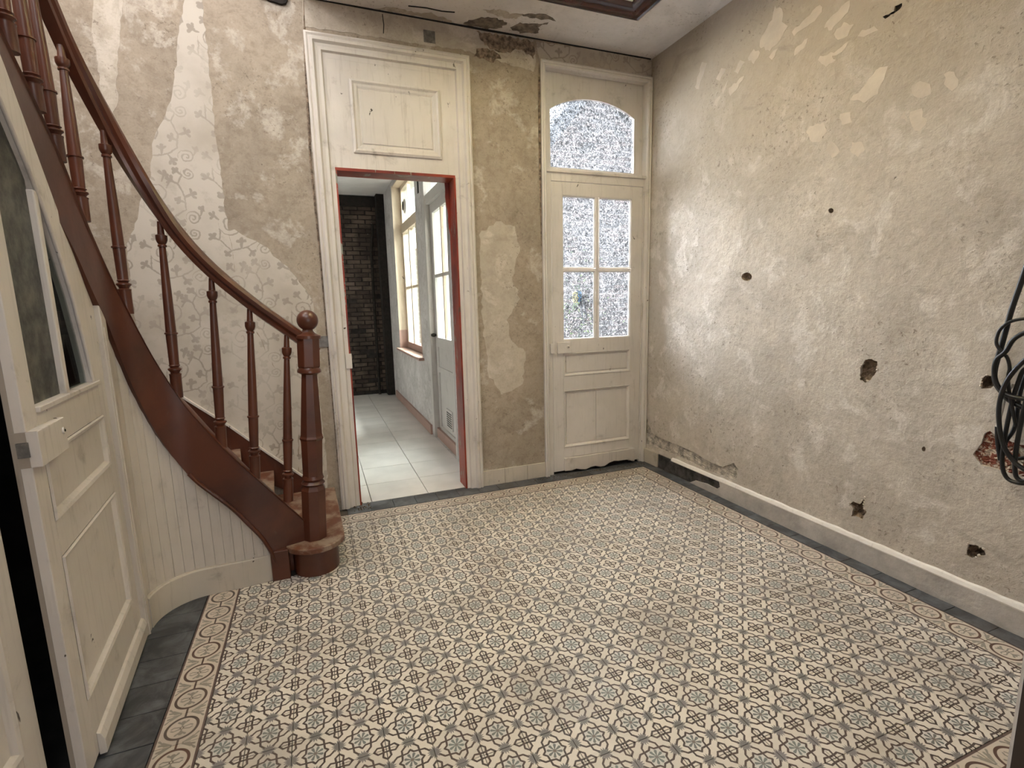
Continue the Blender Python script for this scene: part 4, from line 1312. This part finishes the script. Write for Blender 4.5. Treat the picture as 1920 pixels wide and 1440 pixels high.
MB().lathe([(.5 - .5 * math.cos(math.pi * k / 14), max(.052 * math.sin(math.pi * k / 14), .004)) for k in range(15)], npt(1.272), npt(1.376), 24).build('ball', 'brown', np_, 'round ball finial', smooth=60)

# handrail following the string, its section kept square to the run of the rail
mb = MB()
prof = [(-.020, 0), (-.024, .012), (-.018, .020), (-.031, .028), (-.035, .044), (-.026, .058), (0, .064), (.026, .058), (.035, .044), (.031, .028), (.018, .020), (.024, .012), (.020, 0)]
cen = []
for k in range(131):
    q = 2.3 * k / 130
    c = sum((PM.at(max(0, q + .012 * j)) for j in range(-4, 5)), Vector((0, 0))) / 9
    lean = .045 * max(0, 1 - q / .5)
    cen.append(Vector((c.x + lean, c.y, z_rl(q))))
rings_ = []
for k, c in enumerate(cen):
    td = (cen[min(k + 1, 130)] - cen[max(k - 1, 0)]).normalized()
    nr = Vector((-td.y, td.x, 0)).normalized()
    upv = nr.cross(td)
    if upv.z < 0:
        upv = -upv
    rings_.append([c + nr * u + upv * w_ for u, w_ in prof])
ext = (cen[0] - cen[2]).normalized() * .045
mb.rings([[p + ext for p in rings_[0]]] + rings_)
mb.build('handrail', 'brown', st, 'moulded curving handrail', smooth=40)

BAL = [(0, .024), (.13, .024), (.14, .026), (.145, .018), (.155, .021), (.165, .028), (.172, .028), (.178, .018), (.185, .020), (.19, .024), (.195, .020),
       (.30, .0215), (.37, .0225), (.372, .027), (.380, .027), (.382, .0215), (.60, .019), (.86, .0135), (.862, .018), (.872, .018), (.876, .014), (.885, .019), (.90, .023), (.925, .023), (.93, .014), (1.0, .011)]
bf = DATA['bfoot']
bt = DATA['btop']
extra = [[1.36, z_up(1.32)], [1.50, z_up(1.46)], [1.65, z_up(1.61)]]
for i, (q, z) in enumerate(bf + extra):
    a = PM.at(q)
    if i < len(bt):
        q2 = bt[i][0]
        b = PM.at(q2)
        zt = z_rl(q2) + .006
        lean = .045 * max(0, 1 - q2 / .5)
    else:
        b, zt, lean = a, z_rl(q) + .006, 0
    A, B = Vector((a.x, a.y, z - .02)), Vector((b.x + lean, b.y, zt))
    ob = MB().lathe(BAL, A, B, 12).build('baluster', 'brown', st, smooth=35)

# panelling under the stairs: narrow vertical boards, each its own piece
pn = thing('wall_understairs', (-0.1, -0.58, 0), 'curved cream boarding under the staircase', 'panelling', 'structure')
q0, q1 = 0.165, 0.812
BP = Plan(.018)
nb_ = 15
for k in range(nb_):
    qa, qb = q0 + (q1 - q0) * k / nb_, q0 + (q1 - q0) * (k + 1) / nb_ - .0012
    m_ = MB()
    rgs = []
    for j in range(4):
        q = qa + (qb - qa) * j / 3
        o_ = BP.at(q)
        o2 = BP.at(q + .01)
        tn = (o2 - o_).normalized()
        nn = Vector((-tn.y, tn.x))
        if nn.dot(Vector((.15, -.3)) - Vector((0, 0))) < 0:
            nn = -nn
        dd = .0015 if j in (0, 3) else 0
        f_ = o_ - nn * dd
        g_ = o_ - nn * .016
        zt = z_low(q) + .03
        rgs.append([(f_.x, f_.y, .10), (f_.x, f_.y, zt), (g_.x, g_.y, zt), (g_.x, g_.y, .10)])
    m_.rings(rgs)
    m_.build('board', 'board', pn)
sk = thing('baseboard_understairs', (-0.1, -0.58, 0), 'curved cream skirting under the staircase boarding', 'skirting', 'structure')
m_ = MB()
rgs = []
for j in range(40):
    q = 0.165 + (0.80 - 0.165) * j / 39
    o_ = PO.at(q)
    o2 = PO.at(q + .01)
    tn = (o2 - o_).normalized()
    nn = Vector((tn.y, -tn.x))
    if nn.dot(Vector((-.15, .3))) < 0:
        nn = -nn
    o_ = o_ + nn * -.000 - nn * 0.0
    g_ = o_ + nn * .022
    e_ = o_ + nn * .004
    rgs.append([(o_.x, o_.y + .012 * max(0, 1 - j / 20), 0), (o_.x, o_.y + .012 * max(0, 1 - j / 20), .136), (e_.x, e_.y + .012 * max(0, 1 - j / 20), .141), (g_.x, g_.y, .141), (g_.x, g_.y, 0)])
m_.rings(rgs)
m_.build('skirting_board', 'base_cream', sk, smooth=30)
MB().box((0.075, -0.5775, .06), (0.079, -0.5765 + .002, .10)).build('crack', 'hole_dark', sk)

# ---------------------------------------------------------------- closet under the stairs: post, glazed leaf, fixed panel
cl = thing('door_3', (-0.34, -1.2, 0), 'white closet door ajar under the stairs with a sloping glazed top', 'door', 'structure')
MB().box((-0.362, -0.845, 0), (-0.3215, -0.795, 1.50)).build('frame_post', 'board', cl, bevel=.004)
MB().lathe([(0, .006), (1, .006)], (-0.3235, -0.83, 0), (-0.3235, -0.83, 1.33), 8).build('post_bead', 'board', cl, smooth=60)
ang = R(5.0)
LM = Matrix.Translation((-0.342, -0.838, 0.0)) @ Matrix(((math.sin(ang), -math.cos(ang), 0, 0), (-math.cos(ang), -math.sin(ang), 0, 0), (0, 0, 1, 0), (0, 0, 0, 1)))
# local: x along the leaf (from the hinge), y into the closet (negative towards the room), z up
lf = lambda u, v, d: tuple(LM @ Vector((u, -d, v)))
LW = 0.775


def zt_(u):
    return 1.40 + 1.36 * u - 0.0 * u * u if u < .5 else 2.08 + 1.15 * (u - .5)


def lbox(u0, u1, v0, v1, d0=-.036, d1=0.0):
    return MB().prism(rect(u0, u1, v0, v1), lf, d0, d1)


leaf = MB().prism([(LW - .085, .02), (LW, .02), (LW, zt_(LW)), (LW - .085, zt_(LW - .085))], lf, -.036, 0).build('stile', 'white_closet', cl, bevel=.003)
MB().prism([(0, .02), (.10, .02), (.10, 1.12), (.155, 1.12), (.165, 1.30), (.135, 1.34 + .10), (.05, zt_(.05)), (0, zt_(0))], lf, -.036, 0).build('stile', 'white_closet', cl)
# sloping top rail
rail_in = [(.150, 1.14), (.185, 1.28), (.235, 1.44), (.30, 1.58), (.38, 1.72), (.46, 1.83), (.56, 1.95), (.70, 2.10)]
rail_out = [(u, zt_(u)) for u in (.70, .6, .5, .4, .3, .2, .1, .0)] + [(0, 1.14)]
MB().prism(rail_in + rail_out, lf, -.036, 0.001).build('top_rail', 'white_closet', cl, 'sloping top rail following the string')
for a, b in zip(rail_in[:-1], rail_in[1:]):
    pass
mb = MB()
mb.tube([lf(u, v, .000) for u, v in rail_in], .006, 6)
mb.build('glazing_bead', 'white_closet', cl, smooth=60)
lbox(.40, .432, 1.12, 1.76).build('mullion', 'white_closet', cl, bevel=.004)
lbox(.10, LW - .085, 1.00, 1.125).build('rail', 'white_closet', cl, bevel=.003)
lbox(.10, LW - .085, .69, .80).build('rail', 'white_closet', cl, bevel=.003)
lbox(.10, LW - .085, .02, .22).build('rail', 'white_closet', cl, bevel=.003)
lbox(.10, LW - .085, 1.118, 1.135, -.036, .010).build('sill_bead', 'white_closet', cl, bevel=.003)
MB().frame(.10, LW - .085, .80, 1.0, [(0, 0), (.004, .006), (.014, .003), (.024, -.010), (.042, -.012)], lf).build('panel_moulding', 'white_closet', cl)
lbox(.125, LW - .11, .825, .975, -.03, -.010).build('panel', 'white_closet', cl)
MB().frame(.10, LW - .085, .22, .69, [(0, 0), (.004, .006), (.014, .003), (.024, -.010), (.042, -.012)], lf).build('panel_moulding', 'white_closet', cl)
lbox(.125, LW - .11, .245, .665, -.03, -.010).build('panel', 'white_closet', cl)
mb = MB()
mb.prism([(0, .012), (0.020, .012), (.020, .06), (.010, .085), (0, .09)], lambda u, v, d: lf(d, v, u), .0, .67)
mb.build('weatherboard', 'white_closet', cl, bevel=.002)
lbox(.428, LW - .082, 1.13, 2.3, -.022, -.018)
mb = MB().prism([(.428, 1.13), (LW - .08, 1.13), (LW - .08, 2.24), (.46, 1.86), (.428, 1.80)], lf, -.022, -.018)
mb.build('pane', 'frosted', cl, 'frosted grey pane')
mb = MB().prism([(.14, 1.13), (.405, 1.13), (.405, 1.77), (.30, 1.60), (.22, 1.43)], lf, -.022, -.018)
mb.build('pane', 'dark_glass', cl, 'clear triangular pane')
lbox(.575, LW + .004, .985, 1.082, -.002, .024).build('rim_lock', 'white_closet', cl, 'rim lock case', bevel=.002)
lbox(LW - .001, LW + .003, .985, 1.082, -.034, .022).build('lock_plate', 'lock', cl, 'chipped lock plate on the edge')
lbox(LW - .001, LW + .0015, .03, 2.2, -.0355, -.024).build('bare_edge', 'lock', cl, 'bare brown strip on the leaf edge')
MB().prism(rect(.028, .052, 1.015, 1.055), lambda u, v, d: lf(LW + .002 + d, v, -u + .03), 0, .010).build('latch_bolt', 'metal', cl)
MB().lathe([(0, .011), (1, .010)], lf(.60, 1.045, .023), lf(.60, 1.045, .028), 12).build('keyhole_rose', 'white_worn', cl)
MB().lathe([(0, .004), (1, .004)], lf(.60, 1.045, .0275), lf(.60, 1.045, .0295), 8).build('keyhole', 'hole_dark', cl)
for z in (1.335, .27):
    MB().lathe([(0, .009), (.48, .009), (.49, .007), (.51, .007), (.52, .009), (1, .009)], lf(-.006, z - .055, .006), lf(-.006, z + .055, .006), 10).build('hinge', 'white_closet', cl, smooth=40)
# fixed panel on the near side of the opening
pw = thing('wall_closet', (-0.345, -2.2, 0), 'fixed white panelling on the near side of the closet opening', 'panelling', 'structure')
NX = lambda u, v, d: (-0.345 + d, u, v)


def zlow_y(y):
    return z_low(.804 + (-.79 - y)) + .05


for (a, b, c, d) in ((-2.79, -2.70, 0, 3.2), (-1.735, -1.645, 0, 2.45), (-2.70, -1.735, 0, .25), (-2.70, -1.735, 1.0, 1.12)):
    MB().prism([(a, c), (b, c), (b, min(d, zlow_y(b))), (a, min(d, zlow_y(a)))], NX, -.035, 0).build('panel_rail', 'white_closet', pw, bevel=.003)
MB().frame(-2.70, -1.735, .25, 1.0, [(0, 0), (.004, .006), (.016, .002), (.026, -.010), (.05, -.012)], NX).build('panel_moulding', 'white_closet', pw)
MB().prism(rect(-2.67, -1.765, .28, .97), NX, -.03, -.010).build('panel', 'white_closet', pw)
MB().prism([(-2.70, 1.12), (-1.735, 1.12), (-1.735, zlow_y(-1.735)), (-2.70, 3.1)], NX, -.03, -.010).build('panel', 'white_closet', pw)
# closet interior, its shade put into the dark colour
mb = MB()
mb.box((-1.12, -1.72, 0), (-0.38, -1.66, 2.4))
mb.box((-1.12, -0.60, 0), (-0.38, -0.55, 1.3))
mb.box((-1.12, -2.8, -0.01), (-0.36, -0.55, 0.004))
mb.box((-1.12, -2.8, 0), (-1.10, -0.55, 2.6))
tag(mb.build('wall_cellar', 'soot'), 'closet interior coloured dark for its shade, behind the door under the stairs', 'closet', 'structure')
# sloping soffit closing the underside of the stair
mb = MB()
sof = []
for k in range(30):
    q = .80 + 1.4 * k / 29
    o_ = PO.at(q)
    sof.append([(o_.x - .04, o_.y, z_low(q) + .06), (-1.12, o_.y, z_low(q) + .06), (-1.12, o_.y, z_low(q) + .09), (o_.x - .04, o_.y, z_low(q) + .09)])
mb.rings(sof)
mb.build('soffit', 'soot', st)  # same dark colour as the closet, standing in for shade

# ---------------------------------------------------------------- kitchen beyond the doorway
mb = MB().box((-1.2, 0.44, -0.1), (1.6, 5.2, -0.012))
kf = tag(mb.build('floor_kitchen', 'kbed'), 'kitchen floor of large pale ceramic tiles beyond the doorway', 'floor', 'structure')
KT = tile_mesh('floor_tile', 0.41, 0.41, 'ktile', inset=0.0025)
mb = MB().box((0.655, 0.30, -0.03), (1.437, 0.46, -0.0133))
mb.build('threshold_bed', 'kbed', kf)
for i in range(-1, 3):
    for j in range(1, 12):
        place(KT, 'floor_tile', .735 + .205 + .41 * (i - 0), .68 + .205 + .41 * (j - 1) + .41 * 0, kf)
for a, b in ((.66, .733), (.738, 1.142), (1.147, 1.555)):
    MB().box((a, .310, -.012), (b, .677, -.0005)).build('cut_tile', 'ktile', kf)
# end wall of sooty bricks
mb = MB().box((-1.2, 4.925, 0), (1.9, 5.15, 3.1))
kb = tag(mb.build('wall_brick', 'mortar'), 'soot-blackened brick wall at the far end of the kitchen', 'wall', 'structure')
brm = []
for v in range(5):
    rb = random.Random(v)
    m_ = MB()
    w_, h_ = .098, .029
    fr = [(sx * (w_ + rb.uniform(-.004, .002)), sz * (h_ + rb.uniform(-.003, .001))) for sx, sz in ((-1, -1), (1, -1), (1, 1), (-1, 1))]
    vs = [(x, 0.03, z) for x, z in fr] + [(x, -.012 + rb.uniform(-.003, .004), z) for x, z in fr] + [(x * .94, -.022 + rb.uniform(-.004, .005), z * .86) for x, z in fr]
    m_.add(vs, [(0, 1, 5, 4), (1, 2, 6, 5), (2, 3, 7, 6), (3, 0, 4, 7), (4, 5, 9, 8), (5, 6, 10, 9), (6, 7, 11, 10), (7, 4, 8, 11), (8, 9, 10, 11)])
    me = bpy.data.meshes.new('brick')
    me.from_pydata(m_.v, [], m_.f)
    me.materials.append(M['brick'])
    brm.append(me)
rb = random.Random(77)
nbk = 0
more = MB()
for row in range(45):
    z = .09 + row * .0655
    for c in range(-1, 6):
        x = 0.66 + c * .208 + (.104 if row % 2 else 0)
        if x < .60 or x > 1.62:
            continue
        if row > 42 or rb.random() < .03:
            continue
        if nbk < 290:
            o = bpy.data.objects.new('brick', rb.choice(brm))
            COL.objects.link(o)
            o.parent = kb
            o.location = (x, 4.925 + rb.uniform(-.006, .006), z)
            o.rotation_euler = (rb.uniform(-.05, .05), rb.uniform(-.02, .02), rb.uniform(-.03, .03))
            nbk += 1
for row in range(0, 42, 3):
    for c in range(9):
        x, z = .55 - c * .208, .09 + row * .0655
        more.box((x - .098, 4.905, z), (x + .098, 4.94, z + .19))
more.build('brickwork', 'brick', kb, kind='stuff')
MB().box((-1.2, 4.86, 2.86), (1.56, 4.95, 3.0)).build('beam', 'hole_dark', kb, 'blackened lintel under the ceiling')
MB().box((1.44, 4.70, 0), (1.56, 4.95, 3.02)).build('dark_corner_pier', 'hole_dark', kb, 'black corner pier')  # black block filling the dark zone of this corner
MB().tube([(1.33, 4.86, .0), (1.33, 4.86, 1.2), (1.34, 4.86, 2.2), (1.38, 4.8, 2.6)], .022, 8).build('pipe', 'hole_dark', kb)
mb = MB().box((-1.2, .44, 3.02), (1.9, 5.15, 3.14))
tag(mb.build('ceiling_kitchen', 'kceil'), 'white kitchen ceiling', 'ceiling', 'structure')
mb = MB().box((-1.4, .44, 0), (-1.2, 5.15, 3.1))
tag(mb.build('wall_kitchen_left', 'kwall'), 'left wall of the kitchen out of view', 'wall', 'structure')
# window wall
mb = MB()
slab(mb, rect(.45, 5.15, -.02, 3.14), [rect(.95, 1.93, -.3 + .301, 2.96), rect(2.33, 3.85, .80, 2.95)], KX, 0, -.26)
ww = tag(mb.build('wall_courtyard', 'kwall'), 'limewashed kitchen wall with a window and a door to the courtyard', 'wall', 'structure')
bs = thing('baseboard_kitchen', (1.54, 2.8, 0), 'pink painted kitchen skirting under the window', 'skirting', 'structure')
MB().box((1.528, 1.99, 0), (1.551, 4.5, .105)).build('skirting_board', 'pink', bs, bevel=.003)

win = thing('window_1', (1.62, 3.1, .8), 'kitchen window with pink sill, cream frame and dirty panes', 'window', 'structure')
WX = lambda u, v, d: (1.67 - d, u, v)
MB().box((1.49, 2.25, .775), (1.66, 3.90, .805)).build('sill', 'pink', win, bevel=.008)
for (a, b) in ((2.335, 2.39), (3.79, 3.845)):
    MB().box(WX(a, .80, -.05), WX(b, 2.94, .02)).build('frame_post', 'kcream', win, bevel=.003)
MB().box(WX(2.335, 2.89, -.05), WX(3.845, 2.945, .02)).build('frame_head', 'kcream', win, bevel=.003)
MB().box(WX(2.335, .80, -.05), WX(3.845, .89, .03)).build('frame_foot', 'pink', win, bevel=.003)
MB().box(WX(2.335, 2.34, -.05), WX(3.845, 2.46, .03)).build('transom_bar', 'kcream', win, bevel=.003)
MB().box(KX(3.852, .80, -.12), KX(3.84, 2.95, .012)).build('reveal_board', 'kcream', win)
MB().box(KX(2.33, 2.95, -.12), KX(3.85, 2.935, .0)).build('reveal_board', 'kcream', win)
MB().box(KX(3.842, .80, -.12), KX(3.838, 1.05, .014)).build('reveal_board', 'pink', win, 'pink lower end of the reveal')
for u in (2.87, 3.36):
    MB().box(WX(u - .028, .89, -.03), WX(u + .028, 2.34, .02)).build('stile', 'kcream', win, bevel=.003)
    MB().box(WX(u - .012, 2.46, -.02), WX(u + .012, 2.89, .012)).build('glazing_bar', 'kcream', win)
for (a, b) in ((2.39, 2.842), (2.898, 3.332), (3.388, 3.79)):
    MB().box(WX(a, 1.605, -.02), WX(b, 1.635, .012)).build('glazing_bar', 'kcream', win)
    for (c, d) in ((.89, 1.605), (1.635, 2.34), (2.46, 2.89)):
        MB().box(WX(a, c, -.012), WX(b, d, -.008)).build('pane', 'kglass', win)
mb = MB().lathe([(0, .085), (.3, .092), (.6, .085), (.62, .06), (1, .06)], WX(3.60, 2.66, -.01), WX(3.60, 2.66, .03), 24)
vt = mb.build('vent_ring', 'kgrey', win, smooth=40)
MB().lathe([(0, .056), (1, .056)], WX(3.60, 2.66, .031), WX(3.60, 2.66, .034), 20).build('vent_opening', 'hole_dark', vt)

# kitchen door to the courtyard
kd = thing('door_4', (1.6, 1.44, 0), 'glazed kitchen door to the courtyard with lower vent grille', 'door', 'structure')
YX = lambda u, v, d: (1.60 - d, u, v)
MB().box((1.545, 1.86, 0), (1.66, 1.95, 2.96)).build('frame_post', 'kgrey', kd, bevel=.003)
MB().box((1.545, .945, 0), (1.66, 1.0, 2.96)).build('frame_post', 'kgrey', kd, bevel=.003)
MB().box((1.56, 1.0, 2.36), (1.66, 1.86, 2.45)).build('transom_bar', 'kgrey', kd, bevel=.003)
MB().box((1.56, 1.0, 2.90), (1.66, 1.86, 2.96)).build('frame_head', 'kgrey', kd, bevel=.003)


def kbox(u0, u1, v0, v1, d0=-.04, d1=0.0):
    return MB().box(YX(u0, v0, d0), YX(u1, v1, d1))


kbox(1.0, 1.09, .02, 2.36).build('stile', 'kgrey', kd, bevel=.003)
kbox(1.77, 1.86, .02, 2.36).build('stile', 'kgrey', kd, bevel=.003)
kbox(1.09, 1.77, 2.27, 2.36).build('rail', 'kgrey', kd, bevel=.003)
kbox(1.09, 1.77, .96, 1.06).build('rail', 'kgrey', kd, bevel=.003)
kbox(1.09, 1.77, .70, .76).build('rail', 'kgrey', kd, bevel=.003)
kbox(1.09, 1.77, .10, .14, d1=.006).build('rail', 'kgrey', kd, bevel=.003)
kbox(1.0, 1.86, .0, .105, -.04, .03).build('weatherboard', 'pink', kd, bevel=.004)
kbox(1.415, 1.445, 1.06, 2.27).build('glazing_bar', 'kcream', kd, bevel=.003)
for a, b in ((1.09, 1.415), (1.445, 1.77)):
    kbox(a, b, 1.65, 1.68, -.03, -.004).build('glazing_bar', 'kgrey', kd)
    for c, d in ((1.06, 1.65), (1.68, 2.27)):
        kbox(a, b, c, d, -.02, -.016).build('pane', 'kglass', kd)
kbox(1.0, 1.86, 2.45, 2.90, -.02, -.016).build('pane', 'kglass', kd, 'transom pane')
kbox(1.09, 1.77, .76, .96, -.03, -.010).build('panel', 'kgrey', kd)
kbox(1.09, 1.77, .14, .70, -.03, -.010).build('panel', 'kgrey', kd)
kbox(1.01, 1.85, .03, 1.0, -.05, -.035).build('leak_stop_board', 'kgrey', kd)  # added backing, keeps courtyard light from leaking past the panels
vg = kbox(1.31, 1.54, .18, .37, -.012, .0).build('vent_grille', 'kgrey', kd)
for k in range(5):
    for j in range(6):
        pass
mb = MB()
for k in range(6):
    for j in range(7):
        mb.box(YX(1.335 + k * .032, .20 + j * .022, 0), YX(1.355 + k * .032, .212 + j * .022, .0015))
mb.build('vent_slots', 'hole_dark', vg, kind='stuff')
MB().lathe([(0, .012), (.5, .02), (1, .012)], YX(1.83, 1.08, .0), YX(1.83, 1.08, .05), 10).build('handle', 'hole_dark', kd, smooth=50)
MB().box((1.546, 2.09, 2.52), (1.552, 2.15, 2.66)).build('socket_hole', 'hole_dark', ww, 'small dark opening between window and door')

# ---------------------------------------------------------------- courtyard outside
mb = MB().box((1.8, .46, -.25), (9, 12, -.15))
tag(mb.build('ground_courtyard', 'paving'), 'courtyard paving behind the glazed door', 'ground', 'structure')
hb = thing('neighbour_house', (5.2, 4.4, 0), 'neighbouring brick house with a sloping roof seen through hammered glass', 'building')
mb = MB()
mb.prism([(3.55, -.2), (8.5, -.2), (8.5, 6.0), (5.2, 5.1), (3.9, 3.6), (3.55, 3.1)], lambda u, v, d: (u, 4.1 + d, v), 0, .3)
mb.build('gable_wall', 'masonry', hb)
mb = MB()
mb.prism([(3.40, 2.98), (3.9, 3.6), (5.2, 5.1), (8.5, 6.0), (8.5, 6.12), (5.15, 5.22), (3.82, 3.68), (3.32, 3.06)], lambda u, v, d: (u, 4.0 + d, v), 0, .6)
mb.build('roof_edge', 'roof', hb)
mb = MB().box((1.81, 5.2, -.2), (3.9, 5.4, 2.3))
yw = tag(mb.build('courtyard_wall', 'masonry'), 'low brick wall at the end of the courtyard', 'wall')
mb = MB()
rl_ = random.Random(5)
for k in range(420):
    a = Vector((rl_.gauss(3.9, .35), rl_.gauss(3.3, .25), abs(rl_.gauss(.9, .45))))
    d = Vector((rl_.uniform(-1, 1), rl_.uniform(-1, 1), rl_.uniform(-.4, 1))).normalized() * .06
    e = d.cross(Vector((0.3, .2, .9))).normalized() * .025
    mb.add([a, a + d * .5 + e, a + d, a + d * .5 - e], [(0, 1, 2, 3)])
sh = thing('leafy_shrub', (3.9, 3.3, -.15), 'leafy green shrub in the courtyard behind the door glass', 'shrub')
mb.build('foliage', 'leaf', sh, kind='stuff')
MB().tube([(3.9, 3.3, -.15), (3.88, 3.3, .5), (3.95, 3.32, 1.1)], .02, 6).build('stem', 'rubble', sh)

# ---------------------------------------------------------------- cables hanging at the right
cb = thing('cable_coil', (2.98, -2.2, 1.0), 'loose coil of thick black cable hanging on the right wall', 'cable')


def smooth_path(pts, sub=6):
    pts = [Vector(p) for p in pts]
    out = []
    for i in range(len(pts) - 1):
        p0, p1, p2, p3 = pts[max(i - 1, 0)], pts[i], pts[i + 1], pts[min(i + 2, len(pts) - 1)]
        for k in range(sub):
            t_ = k / sub
            out.append(0.5 * ((2 * p1) + (p2 - p0) * t_ + (2 * p0 - 5 * p1 + 4 * p2 - p3) * t_ ** 2 + (3 * p1 - p0 - 3 * p2 + p3) * t_ ** 3))
    out.append(pts[-1])
    return out


for i, c in enumerate(DATA['cables'][:-1]):
    MB().tube(smooth_path(c), (.0098, .0062, .0085, .0082, .0078, .0072, .0080)[i], 10).build('cable_loop', 'cable', cb, smooth=60)
c = DATA['cables'][-1]
MB().tube(smooth_path(c[:4]), .0058, 8).build('grey_sleeve', 'sleeve', cb, 'grey end of a cable', smooth=60)
MB().tube(smooth_path(c[3:]), .0085, 8).build('cable_end', 'cable', cb, smooth=60)
MB().lathe([(0, .02), (.7, .02), (1, .012)], (3.045, -2.36, 1.44), (2.96, -2.36, 1.44), 10).build('wall_hook', 'metal', cb)

for o in list(bpy.data.objects):
    if '_o' in o:
        del o['_o']
